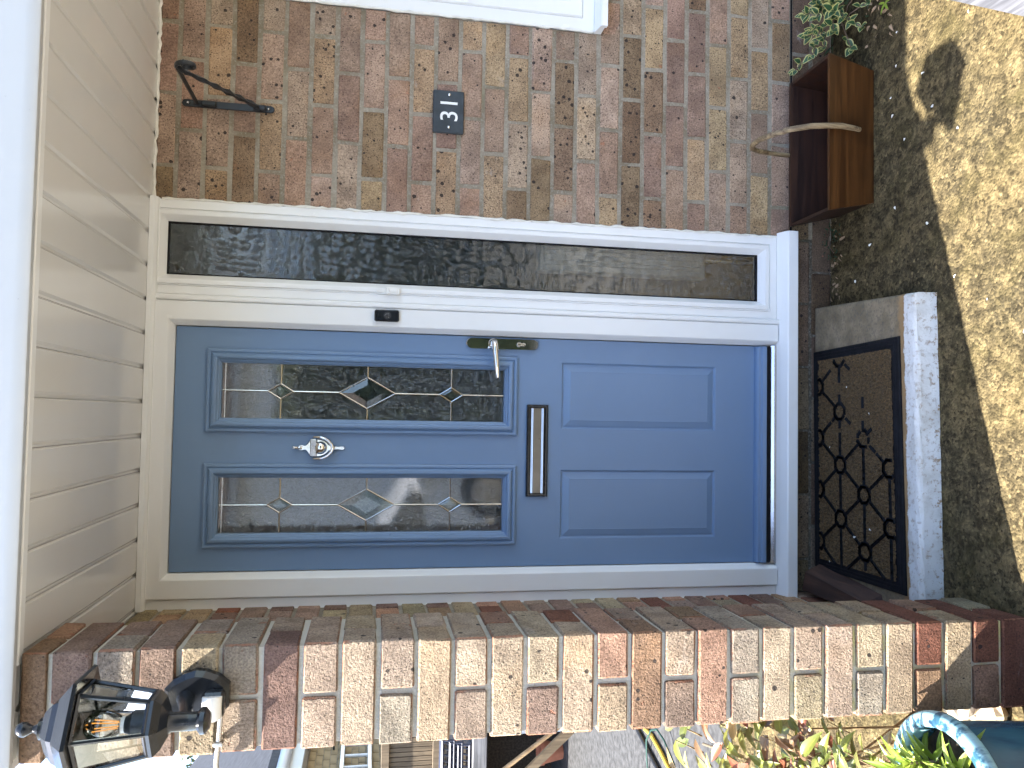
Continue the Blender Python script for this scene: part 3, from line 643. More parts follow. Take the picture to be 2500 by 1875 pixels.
pl = thing('number_plate', 'dark slate house number plate screwed to the brick wall', 'sign', (.46, -.003, 1.385))
part('plate', MB().box(.3895, .531, -.012, -.0005, 1.334, 1.4355, .003), 'slate', pl)
def text_part(body, size, loc, mat, parent, name):
    cu = bpy.data.curves.new('t', 'FONT'); cu.body = body; cu.size = size; cu.align_x = 'CENTER'; cu.align_y = 'CENTER'; cu.extrude = .0006; cu.resolution_u = 6; cu.offset = .0001
    ob = bpy.data.objects.new('t', cu); COL.objects.link(ob); dg = bpy.context.evaluated_depsgraph_get()
    me = bpy.data.meshes.new_from_object(ob.evaluated_get(dg)); bpy.data.objects.remove(ob); bpy.data.curves.remove(cu)
    me.transform(Matrix.Rotation(R_(90), 4, 'X')); me.materials.clear(); me.materials.append(MAT[mat])
    zz = [v.co.z for v in me.vertices]; xx = [v.co.x for v in me.vertices]
    me.transform(Matrix.Translation((-(min(xx)+max(xx))/2, 0, -(min(zz)+max(zz))/2)))
    return inst(name, me, parent, loc)
text_part('3', .082, (.4455, -.0126, 1.3835), 'print', pl, 'digit')
text_part('1', .082, (.4885, -.0126, 1.384), 'print', pl, 'digit')
for x_ in (.4085, .5165):
    part('screw', MB().lathe([(.005, 0), (.005, .001), (.0035, .003), (.001, .0036)], (0, 0, 0), 14), 'chrome', pl, True)
    o = pl.children[-1]; o.data.transform(Matrix.Translation(Vector((x_, -.0118, 1.3835))-wloc(pl)) @ Matrix.Rotation(R_(90), 4, 'X') @ Matrix.Translation(wloc(pl)))

br = thing('basket_bracket', 'black wrought iron hanging basket bracket with twisted brace', 'bracket', (.42, -.003, 2.07))
bx = .419
poly = []
for k in range(9): a = math.pi*k/8; poly.append((bx+.0105*math.cos(a), 2.197+.0105*math.sin(a)))
for k in range(9): a = math.pi+math.pi*k/8; poly.append((bx+.0105*math.cos(a), 1.943+.0105*math.sin(a)))
part('back_plate', MB().prism(poly, -.009, -.003, 'y', .0012), 'black', br, 30)
tip = Vector((bx, -.258, 2.163))
part('top_bar', MB().tube([(bx, -.008, 2.163), (bx, -.10, 2.163), (bx, -.2, 2.163), tip], .0062, 8), 'black', br, True)
curl = [(bx, -.010, 1.972), (bx, -.03, 1.985)]
for k in range(1, 13): t = k/13; curl.append((bx, -.03-.228*t, 1.985+.178*t))
n0 = len(curl)
for k in range(1, 21):
    a = R_(70)+R_(430)*k/20; r_ = .029-.0009*k; curl.append((bx+.0006*k, -.270+r_*math.cos(a), 2.137+r_*math.sin(a)))
part('twisted_brace', MB().tube(curl[:n0], .0098, 4, True, R_(1080), .5), 'black', br)
part('scroll', MB().tube(curl[n0-1:], .0075, 8, True, 0, .7), 'black', br, True)
part('cleat', MB().box(bx-.008, bx+.008, -.020, -.0085, 2.105, 2.150, .003), 'black', br)
part('cleat', MB().box(bx-.008, bx+.008, -.022, -.0085, 1.958, 1.995, .003), 'black', br)
for z_ in (2.190, 1.951): part('screw', MB().sphere((bx, -.009, z_), .0042, 10, 6), 'brushed', br, True)

# ------------------------------------------------------------------ wall lantern on the pier
LX, LY = -1.100, -.985
ln = thing('wall_lantern', 'black six-sided wall lantern with filament bulb on the brick pier', 'lantern', (LX, -.845, 1.94))
oct_ = [(-.022, 1.880), (.022, 1.880), (.040, 1.900), (.050, 1.926), (.052, 1.945), (.046, 1.966), (.034, 1.988), (.018, 2.003), (-.018, 2.003), (-.034, 1.988), (-.046, 1.966), (-.052, 1.945), (-.050, 1.926), (-.040, 1.900)]
part('back_plate', MB().prism([(LX+a, z) for a, z in oct_], -.868, -.8415, 'y', .010), 'gloss', ln)
part('sensor_housing', MB().box(LX-.032, LX+.018, -.897, -.866, 1.884, 1.926, .006), 'gloss', ln)
part('motion_sensor', MB().tube([(LX-.027, -.899, 1.905), (LX-.007, -.903, 1.905), (LX+.013, -.899, 1.905)], .0185, 14, True), 'white', ln, 30)
part('arm', MB().tube([(LX, -.866, 1.960), (LX, -.90, 1.953), (LX, -.94, 1.943), (LX, LY+.01, 1.935), (LX, LY, 1.935)], [.018, .014, .012, .013, .014], 12), 'gloss', ln, True)
hexr = lambda r, z, k, rot=R_(30): (LX+r*math.cos(rot+k*math.pi/3), LY+r*math.sin(rot+k*math.pi/3), z)
part('stem', MB().lathe([(.014, 1.892), (.024, 1.900), (.024, 1.908), (.016, 1.914), (.017, 1.925), (.017, 1.958), (.022, 1.964)], (LX, LY, 0), 18), 'gloss', ln, True)
part('base_cup', MB().lathe([(.024, 1.962), (.046, 1.972), (.058, 1.984), (.058, 1.990), (.03, 1.992)], (LX, LY, 0), 6, R_(30)), 'gloss', ln)
ZB, ZT, RB, RT = 1.990, 2.108, .054, .078
for k in range(6):
    part('cage_bar', MB().tube([hexr(RB, ZB, k), hexr(RT, ZT, k)], .0042, 6), 'gloss', ln)
for k in range(6):
    part('lamp_pane', MB().add([hexr(RB*.965, ZB+.004, k), hexr(RB*.965, ZB+.004, k+1), hexr(RT*.965, ZT, k+1), hexr(RT*.965, ZT, k)], [(0, 1, 2, 3)]), 'lampglass', ln)
for z_, r_ in ((ZB+.003, RB), (ZT-.003, RT)): part('cage_rim', MB().tube([hexr(r_, z_, k) for k in range(7)], .0045, 6, False), 'gloss', ln)
part('lantern_roof', MB().lathe([(.055, 2.110), (.106, 2.104), (.108, 2.110), (.072, 2.137), (.064, 2.139), (.058, 2.150), (.040, 2.165), (.018, 2.174), (.012, 2.176)], (LX, LY, 0), 6, R_(30)), 'gloss', ln)
part('finial', MB().lathe([(.018, 2.172), (.019, 2.178), (.010, 2.183), (.006, 2.190), (.0085, 2.196), (.013, 2.203), (.013, 2.210), (.008, 2.217), (.001, 2.220)], (LX, LY, 0), 16), 'gloss', ln, True)
bu = part('bulb', MB().lathe([(.012, 2.030), (.014, 2.042), (.022, 2.055), (.028, 2.070), (.029, 2.080), (.025, 2.094), (.014, 2.105), (.001, 2.108)], (LX, LY, 0), 20, 0, False), 'lampglass', ln, True)
part('lamp_holder', MB().lathe([(.024, 1.992), (.024, 2.024), (.017, 2.030), (.0135, 2.040)], (LX, LY, 0), 18), 'black', ln, True)
part('bulb_label', MB().lathe([(.0143, 2.031), (.0146, 2.044)], (LX, LY, 0), 18, 0, False), 'white', bu)
for k in range(4):
    a = R_(45+90*k)
    part('filament', MB().tube([(LX+.006*math.cos(a), LY+.006*math.sin(a), 2.050), (LX+.011*math.cos(a), LY+.011*math.sin(a), 2.092)], .0011, 6), 'filament', bu)
cv = thing('cable_conduit', 'grey plastic cable conduit stub beside the lantern back plate', 'conduit', (-1.2, -.85, 1.897))
part('tube', MB().tube([(-1.140, -.852, 1.896), (-1.19, -.853, 1.8985), (-1.236, -.853, 1.902), (-1.25, -.848, 1.901)], .0052, 12), 'brushed', cv, True)
part('clip', MB().box(-1.201, -1.192, -.8615, -.841, 1.889, 1.908, .002), 'brushed', cv)

# ------------------------------------------------------------------ window at the right edge
wi = thing('window', 'white plastic window at the right end of the brick wall', 'window', (1.4, .03, .86))
wp = [(0, .06), (0, -.004), (.003, -.007), (.040, -.007), (.043, -.003), (.046, -.012), (.090, -.012), (.094, -.010), (.112, .008), (.112, .05)]
part('frame', MB().ring(WIN0, 2.0, .893, 2.30, wp), 'pvc', wi)
part('pane', MB().add([(WIN0+.11, .02, 1.0), (1.89, .02, 1.0), (1.89, .02, 2.19), (WIN0+.11, .02, 2.19)], [(0, 1, 2, 3)]), 'clear', wi)
part('sill', MB().prism([(.05, .893), (-.008, .893), (-.055, .884), (-.06, .880), (-.06, .862), (-.045, .862), (-.045, .868), (.05, .868)], WIN0-.004, 2.0, 'x'), 'pvc', wi)
part('sealant_bead', MB().tube([(WIN0-.001+rnd.uniform(-.002, .002), -.004, .90+.02*k) for k in range(68)], [rnd.uniform(.003, .006) for _ in range(68)], 7), 'sealant', wi, True)

# ------------------------------------------------------------------ hall behind the door
struct('hall_wall', MB().box(-1.12, WX1, 2.6, 2.7, 0, 2.5).box(WX1, WX1+.1, .1, 2.7, 0, 2.5).box(-1.232, -1.13, .102, 2.7, 0, 2.6), 'hall')
struct('hall_floor', MB().box(-1.12, WX1, .1, 2.6, .1, .215), 'hallfloor')
struct('hall_ceiling', MB().box(-1.25, WX1+.1, .101, 2.7, 2.5, 2.62), 'hall')
struct('hall_partition', MB().box(.125, .22, .11, 2.5, .215, 2.5), 'hall')
ra = thing('radiator', 'white radiator inside the hall behind the patterned side light', 'radiator', (.02, .2, .35))
rm = MB().box(-.035, .118, .075, .11, .45, 1.06, .006)
for k in range(4): rm.box(-.03+.036*k, -.007+.036*k, .066, .076, .47, 1.04, .003)
part('panel', rm, 'white', ra)
part('pipe', MB().tube([(.04, .09, .46), (.04, .09, .22)], .009, 8), 'brushed', ra, True)

# ------------------------------------------------------------------ step, mat, trug, log
stp = MB(); T = .068
stp.hexa([(-1.128, -.552, 0), (-.150, -.526, 0), (-.128, .0, 0), (-1.128, .0, 0)], [(-1.128, -.545, T), (-.150, -.519, T), (-.128, .0, T), (-1.128, .0, T)])
bmx = bmesh.new(); me_ = mesh('door_step', stp, 'step', False, (-.64, 0, 0)); bmx.from_mesh(me_)
bmesh.ops.bevel(bmx, geom=[e for e in bmx.edges if all(v.co.z > .05 for v in e.verts)], offset=.012, segments=3, affect='EDGES', profile=.5)
bmesh.ops.subdivide_edges(bmx, edges=[e for e in bmx.edges if e.calc_length() > .2], cuts=30, use_grid_fill=True)
for v in bmx.verts:
    if v.co.z > .03 and v.co.y < -.4: v.co += Vector((0, rnd.uniform(-.002, .002), rnd.uniform(-.0015, .0012)))
bmx.to_mesh(me_); bmx.free()
o = bpy.data.objects.new('door_step', me_); COL.objects.link(o); o.location = (-.64, 0, 0)
tag(o, 'low concrete door step with worn white painted front edge', 'step')

mt = thing('doormat', 'brown coir doormat with black rubber border on the step', 'doormat', (-.66, -.24, T))
Q = [Vector((-1.032, -.486, 0)), Vector((-.2735, -.4585, 0)), Vector((-.288, -.008, 0)), Vector((-1.036, -.020, 0))]
def quad(u, v, z): p = (Q[0]*(1-u)+Q[1]*u)*(1-v)+(Q[3]*(1-u)+Q[2]*u)*v; return Vector((p.x, p.y, T+z))
def mring(u0, v0, zlist):
    m = MB(); L = []
    for du, dv, z in zlist: L += [quad(du, dv, z), quad(1-du, dv, z), quad(1-du, 1-dv, z), quad(du, 1-dv, z)]
    return m.add(L, [(i*4+k, i*4+(k+1) % 4, (i+1)*4+(k+1) % 4, (i+1)*4+k) for i in range(len(zlist)-1) for k in range(4)])
part('rubber_border', mring(0, 0, [(0, 0, .001), (0, 0, .006), (.003, .005, .008), (.013, .022, .008), (.014, .024, .0065), (.016, .027, .0065), (.017, .029, .008), (.027, .046, .008), (.028, .048, .0065), (.030, .051, .0065), (.031, .053, .008), (.045, .075, .008), (.047, .078, .003)]), 'rubber', mt)
cm_ = MB(); NU, NV = 150, 90
vs = [quad(.044+.912*i/NU, .074+.852*j/NV, .009+rnd.uniform(-.0030, .0036)) for j in range(NV+1) for i in range(NU+1)]
cm_.add(vs, [(j*(NU+1)+i, j*(NU+1)+i+1, (j+1)*(NU+1)+i+1, (j+1)*(NU+1)+i) for j in range(NV) for i in range(NU)])
part('coir_pile', cm_, 'coir', mt)
part('underlay', MB().hexa([quad(.01, .01, .0005), quad(.99, .01, .0005), quad(.99, .99, .0005), quad(.01, .99, .0005)], [quad(.01, .01, .003), quad(.99, .01, .003), quad(.99, .99, .003), quad(.01, .99, .003)]), 'rubber', mt)
pat = MB()
def seg(p, q, gap=0):
    n = 5
    for k in range(n):
        a = [p[i]+(q[i]-p[i])*k/n for i in (0, 1)]; b = [p[i]+(q[i]-p[i])*(k+1)/n for i in (0, 1)]
        mid = ((a[0]+b[0])/2, (a[1]+b[1])/2)
        if not (.05 < mid[0] < .95 and .08 < mid[1] < .92): continue
        wear = max(0, (mid[0]-.42)/.5)*max(0, (.86-mid[1])/.5)
        if rnd.random() < wear*1.5: continue
        A, B = quad(*a, .011), quad(*b, .011); d = (B-A).normalized()*.0058; n_ = Vector((-d.y, d.x, 0))
        up = Vector((0, 0, .0035)); pat.hexa([A-n_-d, B-n_+d, B+n_+d, A+n_-d], [A-n_*.6-d+up, B-n_*.6+d+up, B+n_*.6+d+up, A+n_*.6-d+up])
du, dv = .235, .27; nodes = {}
for j in range(-1, 5):
    for i in range(-1, 6): nodes[i, j] = (.01+du*i+(du/2 if j % 2 else 0), .11+dv*j)
for (i, j), c in nodes.items():
    ru, rv = .036, .064
    oc = [(c[0]+ru*math.cos(R_(22.5+45*k)), c[1]+rv*math.sin(R_(22.5+45*k))) for k in range(8)]
    for k in range(8): seg(oc[k], oc[(k+1) % 8])
    for nb in ((i+1, j), (i+(1 if j % 2 else 0), j+1), (i-(0 if j % 2 else 1), j+1)):
        if nb in nodes:
            q = nodes[nb]; dd = (q[0]-c[0], q[1]-c[1]); L = math.hypot(dd[0]/ru, dd[1]/rv); k = .95/L
            seg((c[0]+dd[0]*k, c[1]+dd[1]*k), (q[0]-dd[0]*k, q[1]-dd[1]*k))
o = part('rubber_pattern', pat, 'rubber', mt); o['kind'] = 'stuff'

tr = thing('wooden_trug', 'dark varnished wooden garden trug with bent branch handle', 'trug', (.405, -.145, 0))
b_ = [(.19, -.2415), (.632, -.2415), (.632, -.052), (.19, -.052)]; t_ = [(.148, -.27), (.661, -.27), (.661, -.030), (.148, -.030)]
th = .011
def board(i, j, nrm, z1):
    n = Vector((*nrm, 0))*th; e = Vector((b_[j][0]-b_[i][0], b_[j][1]-b_[i][1], 0)).normalized()*.0005
    B = [Vector((*b_[i], .002)), Vector((*b_[j], .002))]; Tt = [Vector((*t_[i], z1)), Vector((*t_[j], z1))]
    return MB().hexa([B[0], B[1], B[1]+n, B[0]+n], [Tt[0], Tt[1], Tt[1]+n, Tt[0]+n])
part('front_board', board(0, 1, (0, 1), .18), 'trug', tr)
part('back_board', board(2, 3, (0, -1), .183), 'trugshade', tr)
ib = lambda p, q, y0, y1: None
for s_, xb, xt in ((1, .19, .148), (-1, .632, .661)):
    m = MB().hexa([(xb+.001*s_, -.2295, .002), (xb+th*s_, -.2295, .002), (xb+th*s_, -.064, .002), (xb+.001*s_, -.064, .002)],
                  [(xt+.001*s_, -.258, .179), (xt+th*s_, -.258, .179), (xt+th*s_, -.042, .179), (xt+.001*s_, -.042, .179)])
    part('end_board', m, 'trugshade', tr)
part('base_board', MB().box(.203, .619, -.228, -.066, .006, .016), 'trugshade', tr)
hp = [(.421, -.262, .068), (.420, -.275, .10), (.418, -.287, .15), (.414, -.290, .20), (.409, -.283, .255), (.403, -.262, .310), (.396, -.225, .352), (.390, -.180, .376), (.388, -.135, .378), (.392, -.095, .358), (.398, -.062, .318), (.403, -.040, .27), (.405, -.030, .22), (.405, -.026, .17), (.405, -.025, .12)]
hp = [(p[0]+rnd.uniform(-.0015, .0015), p[1]+rnd.uniform(-.0015, .0015), p[2]) for p in hp]
part('branch_handle', MB().tube(hp, [.0075, .0085, .0092, .0088, .0095, .0092, .0085, .0092, .0088, .0084, .0088, .0084, .008, .008, .008], 12), 'branch', tr, True)

lg = MB().hexa([(-1.118, -.395, T+.001), (-1.055, -.370, T+.001), (-1.020, -.05, T+.001), (-1.118, -.03, T+.001)], [(-1.120, -.385, T+.045), (-1.082, -.360, T+.050), (-1.046, -.055, T+.066), (-1.110, -.04, T+.068)])
ob = solo('log_wedge', lg, 'redwood', 'split reddish timber wedge beside the doormat', 'timber', (-1.08, -.2, T))

# ------------------------------------------------------------------ plants by the wall
def leaf_mesh(name, mat, **k):
    mb = MB().leaf(**k); me = mesh(name, mb, mat, True); a = me.attributes.new('edge', 'FLOAT', 'POINT')
    n = len(mb.v)//5; vals = []
    for i in range(n):
        t = i/(n-1); e = abs(t-.45)/.55
        vals += [1.0, .5+.3*e**3, e**5, .5+.3*e**3, 1.0]
    a.data.foreach_set('value', vals); return me
def leaf_at(me, parent, p, d, size, up=(0, 0, 1), color=None, name='leaf', roll=0.0):
    x = Vector(d).normalized(); z = Vector(up); z = (z-x*z.dot(x)); z = z.normalized() if z.length > 1e-4 else Vector((0, 1, 0)); y = z.cross(x)
    mt_ = Matrix((x, y, z)).transposed().to_4x4() @ Matrix.Rotation(roll, 4, 'X')
    o = bpy.data.objects.new(name, me); COL.objects.link(o); o.parent = parent
    mt_.translation = Vector(p)-wloc(parent); o.matrix_local = mt_ @ Matrix.Scale(size, 4)
    if color: o.color = (*color, 1)
    return o
eu_me = [leaf_mesh('leaf', 'euon', l=1, wd=.72, fold=.10, bend=b) for b in (.1, .25, .4)]
eu = thing('variegated_shrub', 'low green shrub with cream edged leaves beside the trug', 'shrub', (.88, -.12, 0))
eg = random.Random(5); st = MB()
def sprig(base, tip, n, sz):
    B, Tp = Vector(base), Vector(tip); st.tube([B, (B+Tp)/2+Vector((0, 0, .02)), Tp], .0018, 5)
    for k in range(n):
        t = 1-.16*k-.02; p = B.lerp(Tp, t)+Vector((0, 0, .02*4*t*(1-t))); ax = (Tp-B).normalized(); s_ = ax.cross(Vector((0, -.4, 1))).normalized()
        if k % 2: s_ = ax.cross(s_)
        for sg in (1, -1):
            d = s_*sg*(.9 if k else .6)+ax*(.5 if k else .8)+Vector((0, -.25, .25))
            leaf_at(eg.choice(eu_me), eu, p, d, sz*eg.uniform(.75, 1.15), (eg.uniform(-.2, .2), -.75, .55))
    leaf_at(eu_me[0], eu, Tp, ax+Vector((0, -.1, .3)), sz*.8, (0, -.8, .5))
for tp_ in ((.70, -.16, .175), (.735, -.155, .13), (.70, -.045, .17), (.79, -.15, .17), (.83, -.17, .165), (.87, -.20, .12), (.78, -.19, .115), (.82, -.21, .09), (.86, -.12, .18), (.91, -.16, .17), (.93, -.18, .15), (.97, -.14, .20), (.83, -.22, .13), (.89, -.21, .11), (.755, -.15, .155), (1.02, -.16, .18), (.80, -.10, .155), (.88, -.15, .14), (.95, -.2, .10), (.72, -.20, .055), (.77, -.25, .05), (.84, -.28, .05), (.90, -.27, .06)):
    sprig((.90+eg.uniform(-.06, .06), -.10, .02), tp_, eg.choice((2, 3, 4)), eg.uniform(.028, .042))
part('stem', st, 'stem', eu)
gr_me = leaf_mesh('leaf', 'leaf', l=1, wd=.3, fold=.1, bend=.2)
for k in range(60):
    p = (.90+eg.uniform(-.14, .2), -.12+eg.uniform(-.12, .06), eg.uniform(.005, .13)); a = eg.uniform(0, 6.28)
    leaf_at(gr_me, eu, p, (math.cos(a), math.sin(a)-.3, eg.uniform(-.1, .7)), eg.uniform(.022, .04), (0, -.3, 1), (.025, .055, .018))
lime = thing('seedling', 'single lime green leafed seedling at the edge of sunlight', 'plant', (.815, -.325, 0))
for a, s_ in ((2.6, .03), (3.7, .032), (4.6, .028), (1.2, .026)):
    leaf_at(eu_me[0] if 0 else gr_me, lime, (.815, -.325, .02), (math.cos(a), math.sin(a), .25), s_*1.2, (0, 0, 1), (.30, .42, .05))
part('stem', MB().tube([(.82, -.325, 0), (.815, -.325, .022)], .0015, 5), 'stem', lime)
wd = thing('weed', 'small dark green weed at the wall foot between step and trug', 'weed', (.09, -.03, 0))
part('stem', MB().tube([(.07, -.015, 0), (.09, -.03, .03), (.12, -.05, .04)], .0015, 5), 'stem', wd)
for k in range(42):
    a = eg.uniform(0, 6.28); leaf_at(gr_me, wd, (eg.uniform(.03, .16), eg.uniform(-.062, -.008), eg.uniform(.004, .05)), (math.cos(a), math.sin(a)-.3, eg.uniform(0, .6)), eg.uniform(.011, .021), (0, -.3, 1), (.02, .06, .025))
# dry scraps and petals
pt_me = mesh('petal', MB().leaf(l=1, wd=.75, fold=.2, bend=.3, n=4), plain('petal_white', (.78, .76, .70), .6), True)
pl_loc = [(.50, -.33), (.445, -.345), (.70, -.36), (.60, -.36), (.78, -.45), (.52, -.47), (.30, -.62), (.15, -.35), (.05, -.22), (-.05, -.15), (.40, -.52), (.24, -.86), (.62, -.66), (-.12, -.6), (-.2, -.72), (.06, -.5), (-.3, -.84), (.35, -.40)]
for i, (a, b) in enumerate(pl_loc):
    o = bpy.data.objects.new('petal', pt_me); COL.objects.link(o); o.location = (a, b, .005); o.rotation_euler = (rnd.uniform(-.3, .3), rnd.uniform(-.3, .1), rnd.uniform(0, 6.28)); o.scale = [rnd.uniform(.008, .015)]*3
    tag(o, 'fallen whitish petal on the concrete drive', 'petal', 'petals scattered on the drive')
for i, (a, b, z) in enumerate([(-.42, -.22, T+.018), (-.50, -.33, T+.014), (-.86, -.33, T+.014), (-.90, -.25, T+.015), (-.62, -.12, T+.014), (-1.0, -.13, T+.02)]):
    o = bpy.data.objects.new('petal', pt_me); COL.objects.link(o); o.location = (a, b, z); o.rotation_euler = (0, 0, rnd.uniform(0, 6.28)); o.scale = [rnd.uniform(.006, .011)]*3
    tag(o, 'tiny pale petal lying on the coir doormat', 'petal', 'petals on the doormat')
lit_me = mesh('leaf_scrap', MB().leaf(l=1, wd=.5, fold=.3, bend=.6, n=4), plain('dry_leaf', (.32, .22, .13), .8), True)
lit = thing('leaf_litter', 'dry leaf scraps along the foot of the wall', 'leaf litter', (.0, -.03, 0)); lit['kind'] = 'stuff'
for k in range(70):
    u = rnd.random(); x_, y_ = (rnd.uniform(-.12, .2), rnd.uniform(-.07, -.006)) if u < .5 else (rnd.uniform(.72, .98), rnd.uniform(-.34, -.2))
    o = inst('leaf_scrap', lit_me, lit, (x_, y_, .006), (rnd.uniform(-.5, .5), rnd.uniform(-.5, .5), rnd.uniform(0, 6.28))); o.scale = [rnd.uniform(.012, .026)]*3
gb = MB(); d_ = Vector((-.141, -.2015, 0)).normalized(); n_ = Vector((d_.y*-1, d_.x, 0)); n_ = n_ if n_.x > 0 else -n_; p0 = Vector((.80, -.43, .02)); p1 = p0+d_*1.5
gb.hexa([p0+Vector((0, 0, -.018)), p1+Vector((0, 0, -.018)), p1+n_*.2+Vector((0, 0, -.018)), p0+n_*.2+Vector((0, 0, -.018))], [p0+Vector((0, 0, .02)), p1+Vector((0, 0, .02)), p1+n_*.2+Vector((0, 0, .02)), p0+n_*.2+Vector((0, 0, .02))])
solo('timber_board', gb, 'silverwood', 'weathered grey board lying at the sunny drive edge', 'board', (.55, -1.0, 0))

# ------------------------------------------------------------------ pot and planting left of the pier
PC = (-1.338, -.99, 0)
po = thing('flower_pot', 'blue glazed flower pot standing in front of the brick pier', 'pot', PC)
part('body', MB().lathe([(.02, .004), (.118, .004), (.124, .012), (.134, .10), (.141, .2), (.145, .30), (.147, .330), (.160, .336), (.168, .345), (.170, .358), (.167, .367), (.161, .371), (.143, .372), (.136, .368), (.133, .356), (.131, .31)], PC, 48, 0, False), 'pot', po, 50)
part('soil', MB().lathe([(.001, .325), (.05, .328), (.10, .322), (.137, .315)], PC, 24, 0, False), 'soil', po, True)
lf2 = [leaf_mesh('leaf', 'leaf', l=1, wd=.27, fold=.2, bend=b, n=6, tip=2.2) for b in (.05, .2, .4)]
pp = thing('potted_plant', 'bright green plant with pointed leaves growing in the blue pot', 'plant', (PC[0]-.02, PC[1]-.03, .325))
pr = random.Random(9); sm = MB()
for sx, sy, n in ((.0, .03, 30), (.05, .045, 24), (-.05, .075, 26), (-.02, -.05, 24), (.06, -.03, 20), (-.085, .01, 22), (.02, .09, 22)):
    hgt = pr.uniform(.05, .085); bx_, by_ = PC[0]+sx, PC[1]+sy
    sm.tube([(bx_, by_, .32), (bx_, by_, .33+hgt)], .003, 6)
    for k in range(n):
        t = k/n; a = k*2.4+pr.uniform(-.3, .3); el = .15+1.1*t
        c = (.19, .28, .03) if pr.random() < .5 else (.30, .37, .06)
        leaf_at(pr.choice(lf2), pp, (bx_, by_, .335+hgt*t), (math.cos(a)*math.cos(el), math.sin(a)*math.cos(el), math.sin(el)), pr.uniform(.065, .10)*(1-.3*t), (0, 0, 1), c)
part('stem', sm, 'stem', pp)
ph = thing('red_tipped_shrub', 'shrub with red and green leaves left of the sunlit pier', 'shrub', (-1.42, -.55, 0))
ph_me = [leaf_mesh('leaf', 'leaf', l=1, wd=.42, fold=.22, bend=b, n=6, tip=1.9) for b in (.05, .2, .35)]
fr_ = random.Random(22); sm = MB(); tints = [(.20, .23, .05), (.26, .28, .07), (.13, .16, .04), (.24, .13, .07), (.26, .09, .05), (.32, .25, .12), (.20, .20, .07), (.30, .30, .10), (.17, .10, .05)]
for k in range(9):
    b0 = Vector((-1.44+fr_.uniform(-.08, .05), -.52+fr_.uniform(-.1, .1), 0)); tp_ = Vector((fr_.uniform(-1.62, -1.275), fr_.uniform(-.82, -.36), fr_.uniform(.30, .80)))
    if tp_.x > -1.36 and tp_.z > .74: tp_.z -= .1
    md = (b0+tp_)/2+Vector((fr_.uniform(-.05, .05), fr_.uniform(-.05, .05), .05)); sm.tube([b0, md, tp_], [.004, .003, .0014], 6)
    for q in range(13):
        t = fr_.uniform(.35, 1); p = (b0.lerp(md, t*2) if t < .5 else md.lerp(tp_, t*2-1)); a = fr_.uniform(0, 6.28)
        if p.x > -1.262: p.x = -1.268
        dirv = Vector((math.cos(a)-.25, math.sin(a), fr_.uniform(-.35, .8)))
        leaf_at(fr_.choice(ph_me), ph, p, dirv, fr_.uniform(.055, .09), (fr_.uniform(-.4, .4), fr_.uniform(-.6, .1), 1), fr_.choice(tints))
for k in range(46):
    p = Vector((fr_.uniform(-1.50, -1.285), fr_.uniform(-.80, -.5), fr_.uniform(.36, .84))); a = fr_.uniform(0, 6.28)
    if p.x+p.z*.35 > -1.04: p.z -= .08
    sm.tube([(p.x-.05, p.y+.03, p.z-.09), p], [.0025, .001], 5)
    for q in range(4): leaf_at(fr_.choice(ph_me), ph, p-Vector((0, 0, .018*q)), (math.cos(a+2.1*q)-.2, math.sin(a+2.1*q), fr_.uniform(-.2, .7)), fr_.uniform(.05, .08), (fr_.uniform(-.4, .4), fr_.uniform(-.6, .1), 1), fr_.choice(tints))
part('stem', sm, 'branch', ph)
ca = thing('garden_cane', 'pale bamboo cane leaning across the red tipped shrub', 'cane', (-1.7, .2, 0))
part('pole', MB().tube([(-1.46, -.40, .60), (-1.80, .35, .27), (-2.0, .85, .09)], .006, 8), 'palewood', ca, True)
part('tie', MB().tube([(-1.475, -.37, .585), (-1.47, -.385, .592)], .0075, 8), 'wireg', ca)
sn = MB(); sn.sphere((0, 0, 0), 1, 9, 6)
for v in sn.v: v *= rnd.uniform(.8, 1.1)
for i, (x_, y_, s_, lb) in enumerate(((-1.275, -.74, .055, 'pale rough stone wedged between pot and pier foot'), (-1.30, -.63, .045, 'small pale stone behind the blue pot'), (-1.36, -.70, .05, 'tan rounded stone under the red tipped shrub'))):
    m2 = MB(); m2.v = [Vector((v.x*s_*1.2, v.y*s_, v.z*s_*.7)) for v in sn.v]; m2.f = list(sn.f)
    o = bpy.data.objects.new('stone', mesh('stone', m2, 'stone', False)); COL.objects.link(o); o.location = (x_, y_, s_*.55); tag(o, lb, 'stone', 'stones beside the pot')

# ------------------------------------------------------------------ side passage and neighbours, seen past the pier
solo('yellow_hose', MB().tube([(-2.30, 1.95, .016), (-2.31, 1.80, .016), (-2.305, 1.70, .016), (-2.335, 1.55, .018), (-2.372, 1.44, .016), (-2.44, 1.25, .016)], .011, 10), 'hosey', 'yellow garden hose on the dark side path', 'hose', (-2.3, 1.5, 0), True)
solo('black_hose', MB().tube([(-2.33, 2.10, .018), (-2.357, 1.947, .018), (-2.40, 1.78, .018), (-2.444, 1.60, .018), (-2.50, 1.40, .018)], .013, 10), 'hosek', 'black hose lying along the yellow hose', 'hose', (-2.4, 1.6, 0), True)
solo('green_wire', MB().tube([(-2.55, 1.76, .012), (-2.43, 1.735, .03), (-2.33, 1.70, .045), (-2.245, 1.62, .05), (-2.205, 1.53, .05), (-2.225, 1.44, .045), (-2.30, 1.345, .03), (-2.45, 1.24, .012)], .005, 8), 'wireg', 'thin green wire looped across the yellow and black hoses', 'wire', (-2.2, 1.2, 0), True)
ls = thing('log_store', 'dark open-fronted log store under a weathered grey plank', 'shelter', (-3.3, 3.7, 0))
part('top_plank', MB().box(-4.1, -2.6, 3.40, 3.62, .675, .785, .006), 'greywood', ls)
part('back_panel', MB().box(-4.1, -2.6, 4.1, 4.14, 0, .67), 'soil', ls)
